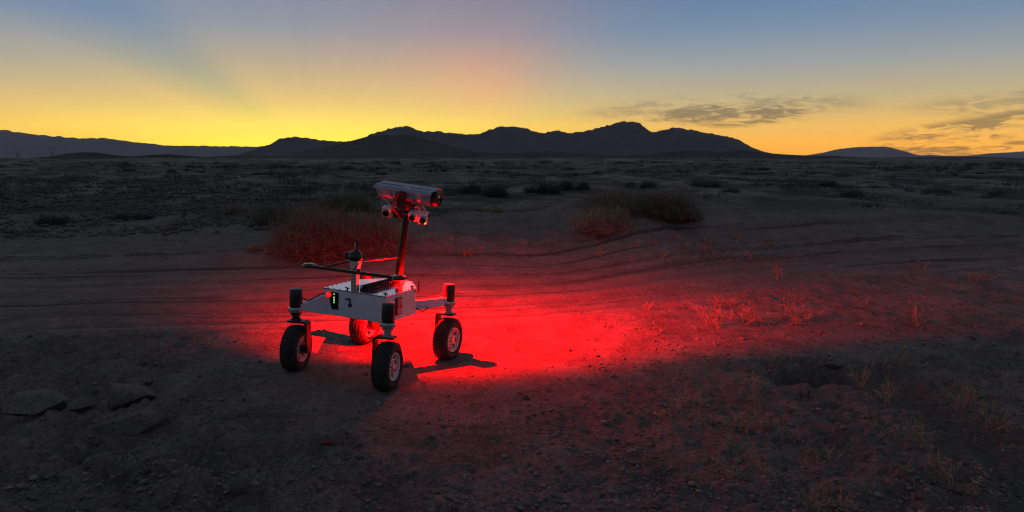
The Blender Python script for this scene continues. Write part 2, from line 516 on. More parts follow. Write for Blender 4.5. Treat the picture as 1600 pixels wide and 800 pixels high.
class MB:
    """collects simple shapes into one mesh"""
    def __init__(self):
        self.v, self.f = [], []

    def add(self, vs, fs):
        o = len(self.v)
        self.v += [tuple(p) for p in vs]
        self.f += [tuple(i + o for i in f) for f in fs]
        return self

    def box(self, c, s, rot=None):
        M = rot.to_matrix() if rot is not None and hasattr(rot, 'to_matrix') else rot
        vs = []
        for x in (-.5, .5):
            for y in (-.5, .5):
                for z in (-.5, .5):
                    p = Vector((x * s[0], y * s[1], z * s[2]))
                    if M is not None:
                        p = M @ p
                    vs.append(p + Vector(c))
        return self.add(vs, [(0, 1, 3, 2), (4, 6, 7, 5), (0, 4, 5, 1), (2, 3, 7, 6), (0, 2, 6, 4), (1, 5, 7, 3)])

    def cyl(self, p0, p1, r0, r1=None, n=16, caps=True):
        r1 = r0 if r1 is None else r1
        return self.tube([p0, p1], [r0, r1], n, caps)

    def tube(self, pts, rad, n=8, caps=True):
        pts = [Vector(p) for p in pts]
        if not hasattr(rad, '__len__'):
            rad = [rad] * len(pts)
        vs, fs = [], []
        up = None
        for i, p in enumerate(pts):
            d = (pts[min(i + 1, len(pts) - 1)] - pts[max(i - 1, 0)]).normalized()
            if up is None:
                up = d.orthogonal().normalized()
            up = (up - d * up.dot(d)).normalized()
            s = d.cross(up)
            for k in range(n):
                a = 2 * math.pi * k / n
                vs.append(p + (up * math.cos(a) + s * math.sin(a)) * rad[i])
        for i in range(len(pts) - 1):
            for k in range(n):
                a, b = i * n + k, i * n + (k + 1) % n
                fs.append((a, b, b + n, a + n))
        if caps:
            fs.append(tuple(range(n))[::-1])
            fs.append(tuple((len(pts) - 1) * n + k for k in range(n)))
        return self.add(vs, fs)

    def lathe(self, prof, c, axis=(0, 0, 1), n=32, caps=True):
        """prof: list of (radius, height along axis)"""
        ax = Vector(axis).normalized()
        u = ax.orthogonal().normalized()
        s = ax.cross(u)
        vs, fs = [], []
        for (r, h) in prof:
            for k in range(n):
                a = 2 * math.pi * k / n
                vs.append(Vector(c) + ax * h + (u * math.cos(a) + s * math.sin(a)) * max(r, 1e-4))
        for i in range(len(prof) - 1):
            for k in range(n):
                a, b = i * n + k, i * n + (k + 1) % n
                fs.append((a, b, b + n, a + n))
        if caps:
            fs.append(tuple(range(n))[::-1])
            fs.append(tuple((len(prof) - 1) * n + k for k in range(n)))
        return self.add(vs, fs)

    def prism(self, poly, h0, h1, fn=None):
        """poly in 2D, extruded h0..h1; fn maps (a,b,h) to xyz"""
        fn = fn or (lambda a, b, h: (a, b, h))
        n = len(poly)
        vs = [fn(a, b, h0) for a, b in poly] + [fn(a, b, h1) for a, b in poly]
        fs = [tuple(range(n))[::-1], tuple(range(n, 2 * n))] + [(i, (i + 1) % n, n + (i + 1) % n, n + i) for i in range(n)]
        return self.add(vs, fs)

    def build(self, name, mat, parent=None, bevel=0.0, sharp=35.0, segs=2):
        me = bpy.data.meshes.new(name)
        me.from_pydata(self.v, [], self.f)
        me.update()
        import bmesh
        bm = bmesh.new()
        bm.from_mesh(me)
        bmesh.ops.recalc_face_normals(bm, faces=bm.faces)
        bm.to_mesh(me)
        bm.free()
        me.polygons.foreach_set('use_smooth', [True] * len(me.polygons))
        me.set_sharp_from_angle(angle=R(sharp))
        me.materials.append(mat)
        o = bpy.data.objects.new(name, me)
        link(o, parent)
        if bevel > 0:
            md = o.modifiers.new('bevel', 'BEVEL')
            md.width, md.segments, md.limit_method, md.angle_limit = bevel, segs, 'ANGLE', R(40)
        return o


# ------------------------------------------------------------------ ground sheet
def graded(start, stop, stepf):
    out, p = [start], start
    while p < stop:
        p += stepf(p)
        out.append(p)
    return out


xp = graded(0.0, 45000.0, lambda a: 0.017 if a < 3 else (a / 176 if a < 10 else a / 176 * (1 + (a - 10) / 40) if a < 200 else a / 9))
X = np.array([-v for v in xp[:0:-1]] + xp)
yf = graded(2.2, 60000.0, lambda a: max(0.012, a * a / 950) if a < 120 else a / 8.5)
yb = graded(0.0, 20000.0, lambda a: max(0.06, a / 3))
Y = np.array([2.2 - v for v in yb[:0:-1]] + yf)
GX, GY = np.meshgrid(X, Y)
GZ = height(GX, GY)
gme = np_mesh('ground', np.stack([GX, GY, GZ], -1).reshape(-1, 3), grid_quads(len(Y), len(X)))
vv = track_v(GX, GY)
sandw = 0.6 * sstep(vv, -2.2, -1.2) * sstep(vv, 2.4, 1.2) * np.clip(0.5 + 1.0 * fbm(vv * 3.5, GX * 0.04, 101, 3), 0, 1.5)
gxx = 2.55 + 0.12 * (GY - 3.1) + 0.1 * np.sin(GY * 2.1)
sandw = np.maximum(sandw, np.exp(-((GX - gxx) / 0.26) ** 2) * sstep(GY, 5.3, 4.4) * sstep(GY, 1.2, 2.4))
sandw = np.maximum(sandw, 0.4 * sstep(vv, 2.6, 4.5) * sstep(GY, 26, 14))
av = gme.attributes.new('across_track', 'FLOAT', 'POINT')
av.data.foreach_set('value', np.clip(vv + 0.10 * vnoise(GX * 0.5, GY * 0.5, 51), -50, 50).astype(np.float32).ravel())
at = gme.attributes.new('sand', 'FLOAT', 'POINT')
at.data.foreach_set('value', np.clip(sandw, 0, 1).astype(np.float32).ravel())
gme.materials.append(ground_material())
ground = link(bpy.data.objects.new('ground', gme))
tag(ground, 'dark stony desert soil crossed by a rutted dirt track', 'ground', kind='structure')

# ------------------------------------------------------------------ mountains and hills
def ridge_obj(name, label, dist, sil, depth, mat, seed, rough=0.10, spur=0.35, nx=260, ny=70, base_px=None, skew=0.0):
    """a range whose crest line follows the measured skyline; real body: spurs run down both flanks"""
    pts = []
    for (px, py) in sil:
        r = ray(px, py)
        pts.append((r[0] / r[1] * dist, CAM_H + r[2] / r[1] * dist))
    pts = np.array(pts)
    x0, x1 = pts[0, 0], pts[-1, 0]
    xs = np.linspace(x0, x1, nx)
    H = np.interp(xs, pts[:, 0], pts[:, 1])
    k = max(1, nx // 160)
    H = np.convolve(np.pad(H, k, 'edge'), np.ones(2 * k + 1) / (2 * k + 1), 'valid')
    vs = np.linspace(-1, 1, ny)
    XX, VV = np.meshgrid(xs, vs)
    Hm = np.maximum(H, 0.0)[None, :]
    top = max(pts[:, 1])
    L = depth
    fx, fy = XX / (top * 1.6), VV * L / (top * 1.6)
    shape = np.clip(1 - np.abs(VV), 0, 1)
    shape = shape ** (1.15) * (1 - 0.25 * np.sin(np.pi * np.clip(shape, 0, 1)))
    rg = ridged(fx * 1.5 + 0.4 * fbm(fx, fy, seed + 5, 2), fy * 0.8, seed, 5) / 2.2 - 0.55
    env = np.sin(np.pi * np.clip(shape, 0, 1))
    Z = Hm * (shape + spur * rg * env)
    crest = fbm(XX / (top * 0.22), VV * 3, seed + 40, 4, 0.6) * rough * top * 0.25
    Z = Z + crest * np.clip(shape * 1.6, 0, 1) * np.clip(Hm / top, 0, 1)
    Z = np.minimum(Z, Hm * 1.02 + np.abs(crest) * 0.7)
    Z = Z - 6.0 * (np.abs(VV) > 0.98) - 0.02 * top
    me = np_mesh(name, np.stack([XX, dist + VV * L + skew * XX, Z], -1).reshape(-1, 3), grid_quads(ny, nx))
    me.materials.append(mat)
    return tag(link(bpy.data.objects.new(name, me)), label, 'hill' if 'hill' in name else 'mountain', kind='structure')


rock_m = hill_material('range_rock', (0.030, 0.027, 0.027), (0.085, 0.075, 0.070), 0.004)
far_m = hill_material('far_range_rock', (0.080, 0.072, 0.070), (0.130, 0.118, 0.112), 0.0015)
hill_m = hill_material('near_hill_soil', (0.045, 0.040, 0.034), (0.100, 0.088, 0.074), 0.03)

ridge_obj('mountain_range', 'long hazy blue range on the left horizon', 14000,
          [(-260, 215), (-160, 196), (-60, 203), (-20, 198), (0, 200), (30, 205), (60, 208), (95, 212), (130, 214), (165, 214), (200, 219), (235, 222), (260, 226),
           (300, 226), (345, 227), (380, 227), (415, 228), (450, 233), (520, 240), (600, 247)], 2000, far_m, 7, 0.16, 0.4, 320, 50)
ridge_obj('mountain_range', 'dark jagged central mountain range under the sunset glow', 6500,
          [(370, 246), (400, 238), (420, 227), (436, 214), (455, 212), (478, 213), (500, 217), (530, 219.5), (560, 219), (570, 213), (590, 204), (615, 198), (632, 194),
           (645, 196), (658, 204), (680, 203), (705, 206), (730, 208), (748, 207), (765, 200), (785, 196.5), (810, 195.5), (830, 201), (845, 206),
           (868, 202), (890, 206), (925, 201), (945, 194), (965, 188.5), (980, 187), (1000, 191), (1012, 200), (1018, 206), (1030, 202), (1050, 197.5), (1075, 199),
           (1100, 205), (1125, 210), (1150, 214), (1162, 222), (1180, 232), (1210, 240), (1260, 247)], 1300, rock_m, 21, 0.20, 0.45, 520, 90)
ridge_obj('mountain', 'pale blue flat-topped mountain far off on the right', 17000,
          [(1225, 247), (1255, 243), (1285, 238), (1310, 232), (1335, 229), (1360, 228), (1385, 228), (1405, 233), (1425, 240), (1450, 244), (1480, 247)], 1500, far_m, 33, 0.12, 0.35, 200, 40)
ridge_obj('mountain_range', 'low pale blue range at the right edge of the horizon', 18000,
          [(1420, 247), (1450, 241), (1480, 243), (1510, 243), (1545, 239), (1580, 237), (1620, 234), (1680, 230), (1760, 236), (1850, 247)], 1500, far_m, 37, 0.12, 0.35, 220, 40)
ridge_obj('hill', 'broad dark rounded hill before the central range', 2600,
          [(400, 247), (450, 240), (500, 231), (540, 221), (575, 211), (600, 209), (625, 208.5), (650, 211), (680, 219), (710, 229), (745, 236), (800, 243), (860, 247)],
          330, hill_m, 43, 0.04, 0.10, 240, 60)
ridge_obj('hill', 'small dark hump on the left skyline below the hazy range', 900,
          [(40, 247), (80, 244), (105, 239), (125, 237), (150, 237.5), (172, 241), (205, 244), (240, 241), (262, 240), (285, 242), (330, 246)], 70, hill_m, 47, 0.05, 0.1, 160, 40)
ridge_obj('hill', 'low dark crest along the foot of the central range', 1700,
          [(300, 248), (340, 243), (400, 243), (470, 244), (560, 241), (640, 240), (720, 236), (800, 239), (860, 235), (900, 239), (960, 243), (1010, 241), (1050, 236), (1085, 234),
           (1130, 236), (1165, 234), (1200, 239), (1250, 242), (1300, 243), (1360, 246), (1430, 245), (1500, 244), (1580, 246), (1700, 249)], 160, hill_m, 53, 0.10, 0.22, 420, 40)

# ------------------------------------------------------------------ power pylons
galv = pmat('galvanised_steel', (0.16, 0.16, 0.17), 0.5, 0.6)


def pylon(px, py, dist, hgt, label):
    r = ray(px, py)
    x, y = r[0] / r[1] * dist, dist
    root = empty('power_pylon', (x, y, hz(x, y) - 1.0), (0, 0, 0.3))
    tag(root, label, 'pylon', 'power pylons on the left horizon')
    mb = MB()
    wb, ww, zt = hgt * 0.13, hgt * 0.035, hgt * 0.62
    for sx in (-1, 1):
        for sy in (-1, 1):
            mb.cyl((sx * wb, sy * wb, 0), (sx * ww, sy * ww, zt), 0.42, 0.34, 6)
    n = 6
    for k in range(n):
        t0, t1 = k / n, (k + 1) / n
        a0, a1 = wb + (ww - wb) * t0, wb + (ww - wb) * t1
        for sy in (-1, 1):
            mb.cyl((-a0, sy * a0, zt * t0), (a1, sy * a1, zt * t1), 0.2, 0.2, 5)
            mb.cyl((a0, sy * a0, zt * t0), (-a1, sy * a1, zt * t1), 0.2, 0.2, 5)
    mb.build('lattice_tower', galv, root)
    mb = MB()
    for s in (-1, 1):
        mb.cyl((s * ww, 0, zt), (s * hgt * 0.2, 0, hgt), 0.4, 0.34, 6)
        mb.cyl((s * hgt * 0.2, 0, hgt), (s * hgt * 0.34, 0, hgt * 0.9), 0.26, 0.2, 5)
    mb.cyl((-hgt * 0.34, 0, hgt * 0.9), (hgt * 0.34, 0, hgt * 0.9), 0.4, 0.4, 6)
    mb.build('crossarm', galv, root)


pylon(28, 244, 2000, 34, 'left of two lattice power pylons on the far left horizon')
pylon(82, 244, 2050, 34, 'right of two lattice power pylons on the far left horizon')

# ------------------------------------------------------------------ rover
white_p = pmat('white_powder_coat', (0.64, 0.66, 0.70), 0.42, 0.0, 0.4, 0.08, 9.0, dust=((0.42, 0.36, 0.31), 0.22))
deck_p = pmat('pale_metal_deck_panel', (0.92, 0.90, 0.91), 0.15, 1.0, 0.5, 0.03, 11.0, dust=((0.7, 0.66, 0.62), 0.12))
alu = pmat('brushed_aluminium', (0.52, 0.53, 0.55), 0.38, 0.85, 0.5, 0.1, 30.0)
black_p = pmat('black_anodised', (0.018, 0.018, 0.020), 0.38, 0.0, 0.5, 0.2, 20.0, dust=((0.07, 0.06, 0.055), 0.25))
black_g = pmat('black_gloss_plastic', (0.012, 0.012, 0.014), 0.22)
rubber = pmat('tyre_rubber', (0.020, 0.019, 0.019), 0.78, 0.0, 0.35, 0.25, 22.0, 0.004, 70.0, dust=((0.12, 0.102, 0.088), 0.5))
rim_w = pmat('rim_white', (0.62, 0.62, 0.63), 0.42, 0.0, 0.5, 0.08, 24.0, dust=((0.30, 0.25, 0.22), 0.35))
steel = pmat('bolt_steel', (0.35, 0.35, 0.36), 0.35, 0.9)
grey_blue = pmat('head_housing_paint', (0.26, 0.30, 0.36), 0.40, 0.0, 0.5, 0.06, 12.0, dust=((0.3, 0.27, 0.25), 0.15))
glass_d = pmat('lens_glass', (0.006, 0.006, 0.008), 0.05, 0.0, 0.8, coat=0.5)
red_btn = pmat('red_button_lit', (0.7, 0.01, 0.01), 0.3, emit=(1.0, 0.01, 0.01), estr=0.9)
led_g = pmat('green_indicator', (0.2, 0.6, 0.15), 0.3, emit=(0.45, 1.0, 0.25), estr=1.3)
glint_o = pmat('amber_sunset_glint', (0.8, 0.35, 0.05), 0.3, emit=(1.0, 0.33, 0.03), estr=2.2)  # emission imitates a sunset reflection
lamp_r = pmat('red_lamp_lens', (0.7, 0.02, 0.02), 0.25, emit=(1.0, 0.0, 0.0), estr=5.0)
cable_m = pmat('black_cable', (0.012, 0.012, 0.012), 0.5)

rov_z = hz(*ROVER) - 0.012
rover = empty('rover', (ROVER[0], ROVER[1], rov_z), (0, 0, 0))
rover.rotation_euler = ROT3.to_euler()
tag(rover, 'white four-wheeled exploration rover with camera mast shining red light', 'rover')
inv = ROT3.inverted()
WX, WY, WR = 0.419, 0.408, 0.1725
ZB0, ZB1 = 0.421, 0.622                    # body underside and deck

# body shell: wide rear, front corners cut off
RX = -0.265
BODY = [(RX, -0.28), (0.127, -0.285), (0.322, -0.12), (0.322, 0.12), (0.127, 0.285), (RX, 0.28)]
body = MB().prism(BODY, ZB0, ZB1 - 0.006).build('body', white_p, rover, 0.006)
IN = [(x * 0.985, y * 0.985) for x, y in BODY]
deck = MB().prism([(x * 1.006, y * 1.006) for x, y in BODY], ZB1 - 0.0055, ZB1 + 0.002).build('deck_plate', deck_p, body, 0.001)
mb = MB()
n = len(BODY)
for i in range(n):
    a, b_ = Vector(IN[i]), Vector(IN[(i + 1) % n])
    cnt = max(2, int((b_ - a).length / 0.055))
    for k in range(cnt):
        p = a.lerp(b_, (k + 0.5) / cnt)
        p = p * 0.985
        mb.lathe([(0.0045, 0), (0.0045, 0.003), (0.002, 0.0045)], (p.x, p.y, ZB1 + 0.002), n=8)
mb.build('deck_screws', steel, body)['kind'] = 'stuff'
mb = MB()
for sgn in (-1, 1):
    for k in range(6):
        mb.cyl((RX - 0.0012, -0.25 + k * 0.1, ZB0 + 0.014), (RX - 0.005, -0.25 + k * 0.1, ZB0 + 0.014), 0.0045, 0.004, 8)
    break
mb.build('shell_screws', steel, body)['kind'] = 'stuff'
for (kx, ky) in ((-0.235, 0.085), (-0.235, -0.255), (0.10, -0.262)):
    mb = MB()
    mb.cyl((kx, ky, ZB1 + 0.002), (kx, ky, ZB1 + 0.014), 0.006, 0.006, 10)
    for a in (0.6, -0.7):
        mb.box((kx, ky, ZB1 + 0.016), (0.006, 0.034, 0.008), Matrix.Rotation(a, 3, 'Z') @ Matrix.Rotation(0.25 if a > 0 else -0.25, 3, 'X'))
    mb.build('wing_nut', black_p, rover)

# rear control panel with emergency button and green indicators
def rearfn(a, b, h):
    return (RX - h, a, b)
panel = MB().prism([(0.238, 0.600), (0.138, 0.600), (0.143, 0.470), (0.203, 0.470)], 0.0005, 0.006, rearfn).build('control_panel', black_g, rover, 0.002)
MB().lathe([(0.021, 0), (0.021, 0.006), (0.019, 0.014), (0.010, 0.019), (0.001, 0.020)], (RX - 0.006, 0.225, 0.578), (-1, 0, 0), 20).build('emergency_button', red_btn, panel)
for z in (0.586, 0.562, 0.549, 0.536, 0.523):
    MB().box((RX - 0.0065, 0.178, z), (0.002, 0.008, 0.008)).build('indicator_or_glint', led_g, panel, 0.001)
mb = MB()
mb.lathe([(0.016, 0), (0.016, 0.006), (0.012, 0.010), (0.002, 0.011)], (RX, 0.035, 0.520), (-1, 0, 0), 16)
mb.box((RX - 0.005, 0.035, 0.544), (0.008, 0.010, 0.040))
mb.box((RX - 0.005, 0.055, 0.565), (0.008, 0.046, 0.009), Matrix.Rotation(-0.25, 3, 'X'))
mb.build('latch', black_p, rover, 0.002)

# ventilation grille on the right flank
sd_ = (Vector(BODY[1]) - Vector(BODY[0])).normalized()
sn = Vector((sd_.y, -sd_.x))
def flank(a, b, h):
    q = Vector(BODY[0]) + sd_ * a + sn * h
    return (q.x, q.y, b)
gr = MB().prism([(0.115, 0.462), (0.190, 0.462), (0.190, 0.592), (0.115, 0.592)], 0.0005, 0.010, flank).build('vent_grille', black_g, rover, 0.003)
for cz in (0.496, 0.558):
    mb = MB()
    q = flank(0.1525, cz, 0.0105)
    for rr in (0.027, 0.018, 0.009):
        mb.lathe([(rr, 0), (rr, 0.003), (rr - 0.0035, 0.003), (rr - 0.0035, 0)], q, (sn.x, sn.y, 0), 20)
    mb.build('fan_guard', alu, gr)

# cable chain across the deck
ch = MB().prism([(-0.20, -0.065), (0.23, -0.065), (0.23, 0.0), (-0.20, 0.0)], ZB1 + 0.0025, ZB1 + 0.018).build('cable_tray', black_p, rover, 0.003)
for k in range(15):
    x = -0.185 + k * 0.029
    mb = MB()
    mb.tube([(x, -0.068, ZB1 + 0.004), (x, -0.064, ZB1 + 0.034), (x, -0.032, ZB1 + 0.041), (x, 0.000, ZB1 + 0.034), (x, 0.004, ZB1 + 0.004)], 0.0055, 6)
    mb.build('chain_link', black_p, ch)
MB().cyl((-0.20, -0.032, ZB1 + 0.026), (0.23, -0.032, ZB1 + 0.026), 0.013, 0.013, 10).build('cable_bundle', cable_m, ch)

# corner arms
def arm(sx, sy):
    pil = Vector((sx * WX, sy * WY))
    att = Vector((-0.222 if sx < 0 else 0.16, sy * 0.25))
    d = (pil - att)
    L_ = d.length
    d.normalize()
    nrm = Vector((-d.y, d.x))
    def fn(a, b, h):
        q = att + d * a + nrm * h
        return (q.x, q.y, b)
    if sx > 0:      # front arms are slim box sections
        prof = [(-0.02, 0.440), (-0.02, 0.520), (L_ - 0.05, 0.522), (L_ - 0.02, 0.518), (L_ - 0.02, 0.462), (L_ - 0.05, 0.458)]
        return prof, fn, L_
    prof = [(-0.02, 0.425), (-0.02, 0.580), (0.05, 0.572), (L_ - 0.05, 0.512), (L_ - 0.02, 0.508), (L_ - 0.02, 0.462), (L_ - 0.05, 0.458), (0.06, 0.425)]
    return prof, fn, L_
for sx in (-1, 1):
    for sy in (-1, 1):
        prof, fn, L_ = arm(sx, sy)
        hw_ = 0.038 if sx < 0 else 0.030
        ao = MB().prism(prof, -hw_, hw_, fn).build('suspension_arm', white_p, rover, 0.004)
        mb = MB()
        for k in range(7):
            t = (k + 0.7) / 7.4
            a_, z_ = 0.05 + (L_ - 0.11) * t, (0.572 + (0.512 - 0.572) * t) if sx < 0 else 0.5205 + 0.0012 * t
            for h in (-0.022, 0.022):
                q = fn(a_, z_ - 0.0005, h)
                mb.cyl(q, (q[0], q[1], q[2] + 0.0025), 0.006, 0.006, 8)
        mb.build('arm_holes', black_p, ao)['kind'] = 'stuff'

for sx in (-1, 1):
    for sy in (-1, 1):
        prof, fn, L_ = arm(sx, sy)
        zr = 0.0 if sx < 0 else -0.055
        MB().tube([fn(0.02, 0.583 + zr, 0.012), fn(0.07, 0.577 + zr, 0.010), fn(L_ * 0.5, 0.551 + zr * 0.45, 0.016), fn(L_ - 0.085, 0.530, 0.006), fn(L_ - 0.060, 0.545, 0.0), fn(L_ - 0.044, 0.548, 0.0)], 0.0048, 8).build('motor_cable', cable_m, rover)
        q = fn(L_ - 0.048, 0.548, 0.0)
        q2 = fn(L_ - 0.030, 0.548, 0.0)
        MB().cyl(q, q2, 0.009, 0.009, 12).build('cable_connector', alu, rover)
# wheel modules
TYRE = [(0.100, -0.040), (0.108, -0.054), (0.122, -0.0625), (0.138, -0.0635), (0.152, -0.056), (0.163, -0.042), (0.1695, -0.024), (0.1722, -0.008),
        (0.1722, 0.008), (0.1695, 0.024), (0.163, 0.042), (0.152, 0.056), (0.138, 0.0635), (0.122, 0.0625), (0.108, 0.054), (0.100, 0.040)]
PROTO = {}
for sx in (-1, 1):
    for sy in (-1, 1):
        wx, wy = sx * WX, sy * WY
        steer = R({(-1, -1): 13.0, (-1, 1): 17.0, (1, -1): 2.0, (1, 1): 3.0}[(sx, sy)])
        wheel = empty('wheel', (wx, wy, WR), (0, random.Random(sx * 3 + sy).uniform(0, 6), steer), rover)
        if not PROTO:
            t = MB().lathe(TYRE, (0, 0, 0), (0, 1, 0), 56, False)
            ty = t.build('tyre', rubber, wheel, sharp=60)
            tm = MB()
            rg = random.Random(5)
            for k in range(40):
                for row, yy in enumerate((-0.044, -0.022, 0.0, 0.022, 0.044)):
                    a = 2 * math.pi * (k + 0.5 * (row % 2)) / 40
                    rr = float(np.interp(abs(yy), [0, 0.008, 0.024, 0.042, 0.056], [0.1722, 0.1722, 0.1695, 0.163, 0.152])) + 0.0005
                    M = Matrix.Rotation(-a, 3, 'Y')
                    c = M @ Vector((rr - 0.001, yy, 0))
                    tm.box(c, (0.0045, 0.017, 0.019), M @ Matrix.Rotation(-yy * 11.0, 3, 'Z') @ Matrix.Rotation(0.3 * (1 if row % 2 else -1), 3, 'X'))
            tr = tm.build('tread_blocks', rubber, wheel)
            PR = [(0.1005, 0.040), (0.1005, 0.050), (0.098, 0.056), (0.090, 0.055), (0.085, 0.036), (0.056, 0.028), (0.050, 0.036), (0.030, 0.040), (0.001, 0.040)]
            rm = MB().lathe([(r_, -h_) for r_, h_ in PR[::-1]] + PR, (0, 0, 0), (0, 1, 0), 40, False)
            ri = rm.build('rim', rim_w, wheel)
            sm = MB()
            for s in (-1, 1):
                for k in range(8):
                    a = 2 * math.pi * k / 8
                    M = Matrix.Rotation(-a, 3, 'Y')
                    sm.box(M @ Vector((0.0705, s * 0.0305, 0)), (0.024, 0.010, 0.026), M)
            so = sm.build('rim_slots', black_p, wheel, 0.002)
            so['kind'] = 'stuff'
            HP = [(0.026, 0.034), (0.026, 0.048), (0.021, 0.052), (0.001, 0.052)]
            ho = MB().lathe([(r_, -h_) for r_, h_ in HP[::-1]] + HP, (0, 0, 0), (0, 1, 0), 20).build('hub', alu, wheel)
            hm = MB()
            for s in (-1, 1):
                for k in range(8):
                    a = 2 * math.pi * (k + .5) / 8
                    hm.cyl((0.041 * math.cos(a), s * 0.036, 0.041 * math.sin(a)), (0.041 * math.cos(a), s * 0.044, 0.041 * math.sin(a)), 0.005, 0.005, 8)
            wb_ = hm.build('wheel_bolts', black_p, wheel)
            wb_['kind'] = 'stuff'
            PROTO['w'] = [ty, tr, ri, so, ho, wb_]
        else:
            for p in PROTO['w']:
                c = p.copy()
                COL.objects.link(c)
                c.parent = wheel
        # steering motor, flange, neck and one-sided fork (fork leg on the inner side)
        st = empty('steering_unit', (wx, wy, 0), (0, 0, steer), rover)
        MB().lathe([(0.044, 0.490), (0.046, 0.494), (0.046, 0.617), (0.044, 0.623), (0.030, 0.626), (0.001, 0.626)], (0, 0, 0), n=32).build('motor_cap', black_p, st)
        fl = MB().lathe([(0.040, 0.452), (0.056, 0.456), (0.056, 0.480), (0.050, 0.487), (0.001, 0.487)], (0, 0, 0), n=32)
        fl.build('flange', alu, st)
        mb = MB()
        for k in range(10):
            a = 2 * math.pi * k / 10
            mb.cyl((0.0555 * math.cos(a), 0.0555 * math.sin(a), 0.465), (0.0595 * math.cos(a), 0.0595 * math.sin(a), 0.465), 0.004, 0.004, 8)
        mb.build('flange_bolts', black_p, st)['kind'] = 'stuff'
        MB().lathe([(0.036, 0.388), (0.036, 0.400), (0.028, 0.404), (0.028, 0.426), (0.041, 0.430), (0.041, 0.448), (0.001, 0.449)], (0, 0, 0), n=28).build('neck', alu if sy < 0 else black_p, st)
        s = -sy                                    # towards the rover's centre line
        t_ = 0.017
        outer = [(-s * 0.055, 0.388), (s * 0.066, 0.388)]
        for k in range(1, 6):
            a = math.pi / 2 * k / 5
            outer.append((s * (0.066 + 0.034 * math.sin(a)), 0.354 + 0.034 * math.cos(a)))
        outer += [(s * 0.100, 0.150)]
        inner = [(s * (0.100 - t_), 0.150), (s * (0.100 - t_), 0.352)]
        for k in range(1, 4):
            a = math.pi / 2 * k / 3
            inner.append((s * (0.066 + 0.017 * math.cos(a)), 0.354 + 0.017 * math.sin(a)))
        inner += [(-s * 0.055, 0.388 - t_)]
        MB().prism(outer + inner, -0.040, 0.040, lambda a, b, h: (h, a, b)).build('fork', black_p, st, 0.004)
        MB().cyl((0, s * 0.045, WR), (0, s * 0.104, WR), 0.034, 0.034, 24).build('wheel_motor', black_p, st, 0.003)

# antenna post with ball housing, cross bar, braces, whip
PX, PY = -0.238, 0.012
post = MB()
post.box((PX, PY, 0.7245), (0.040, 0.048, 0.200))
po = post.build('antenna_post', alu, rover, 0.003)
mb = MB()
for k in range(7):
    for yy in (-0.012, 0.012):
        mb.cyl((PX - 0.0195, PY + yy, 0.64 + k * 0.025), (PX - 0.0212, PY + yy, 0.64 + k * 0.025), 0.0055, 0.0055, 8)
mb.build('post_holes', black_p, po)['kind'] = 'stuff'
MB().prism([(-0.026, 0.79), (0.026, 0.79), (0.046, 0.855), (-0.046, 0.855)], PX - 0.022, PX + 0.024, lambda a, b, h: (h, PY + a, b)).build('post_head', alu, rover, 0.003)
MB().lathe([(0.046, 0.855), (0.053, 0.868), (0.051, 0.892), (0.040, 0.914), (0.022, 0.926), (0.001, 0.929)], (PX, PY, 0), n=28).build('antenna_dome', black_g, rover)
MB().box((PX - 0.02, PY + 0.056, 0.888), (0.036, 0.030, 0.046), Matrix.Rotation(0.55, 3, 'X')).build('radio_module', black_p, rover, 0.004)
whip = MB().cyl((PX, PY - 0.006, 0.915), (PX + 0.002, PY - 0.010, 1.005), 0.0145, 0.0135, 14).build('whip_antenna', black_p, rover)
MB().cyl((PX + 0.002, PY - 0.010, 1.003), (PX + 0.004, PY - 0.022, 1.135), 0.0042, 0.0022, 8).build('whip', black_p, whip)
MB().box((PX - 0.0135, PY - 0.008, 0.962), (0.003, 0.010, 0.050)).build('whip_label', alu, whip)
MB().tube([(PX, PY - 0.02, 0.985), (PX, PY - 0.085, 0.970), (PX, PY - 0.105, 0.900), (PX - 0.02, PY - 0.06, 0.850), (PX - 0.03, PY - 0.01, 0.79), (PX - 0.024, PY + 0.006, 0.752)], 0.0035, 6).build('antenna_cable', cable_m, rover)
ZBAR = 0.770
MB().box((PX - 0.028, PY + 0.0, ZBAR), (0.022, 0.80, 0.024)).build('antenna_bar', black_p, rover, 0.004)
for s in (-1, 1):
    MB().lathe([(0.052, 0), (0.056, 0.006), (0.054, 0.016), (0.040, 0.026), (0.001, 0.028)], (PX - 0.028, PY + s * 0.405, ZBAR - 0.006), n=24).build('satellite_antenna', black_g, rover)
    MB().box((PX - 0.042, PY + s * 0.352, ZBAR + 0.014), (0.016, 0.022, 0.005)).build('antenna_clamp', alu, rover)
for s in (-1, 1):
    MB().lathe([(0.013, 0), (0.013, 0.012), (0.005, 0.016), (0.001, 0.016)], (PX - 0.020, PY + s * 0.044, ZBAR + 0.0125), n=12).build('clamp_knob', black_p, rover)
MB().box((PX - 0.02, PY, ZBAR - 0.0), (0.034, 0.082, 0.036)).build('bar_clamp', alu, rover, 0.003)
MB().cyl((PX - 0.012, PY + 0.27, ZBAR + 0.008), (PX + 0.02, PY + 0.035, 0.845), 0.0085, 0.0085, 10).build('brace_rod', black_p, rover)
MASTX, MASTY = 0.285, -0.012
MB().cyl((PX + 0.02, PY - 0.03, 0.845), (MASTX - 0.02, MASTY - 0.01, 0.82), 0.0075, 0.0075, 10).build('brace_rod', black_p, rover)
# small whip on the right flank
MB().tube([(0.11, -0.28, 0.606), (0.11, -0.312, 0.604), (0.11, -0.316, 0.610), (0.108, -0.318, 0.705)], [0.005, 0.005, 0.005, 0.0035], 8).build('flank_antenna', black_p, rover)
MB().tube([(0.13, -0.27, 0.47), (0.17, -0.32, 0.435), (0.22, -0.33, 0.45), (0.27, -0.325, 0.49)], 0.004, 6).build('arm_cable', cable_m, rover)

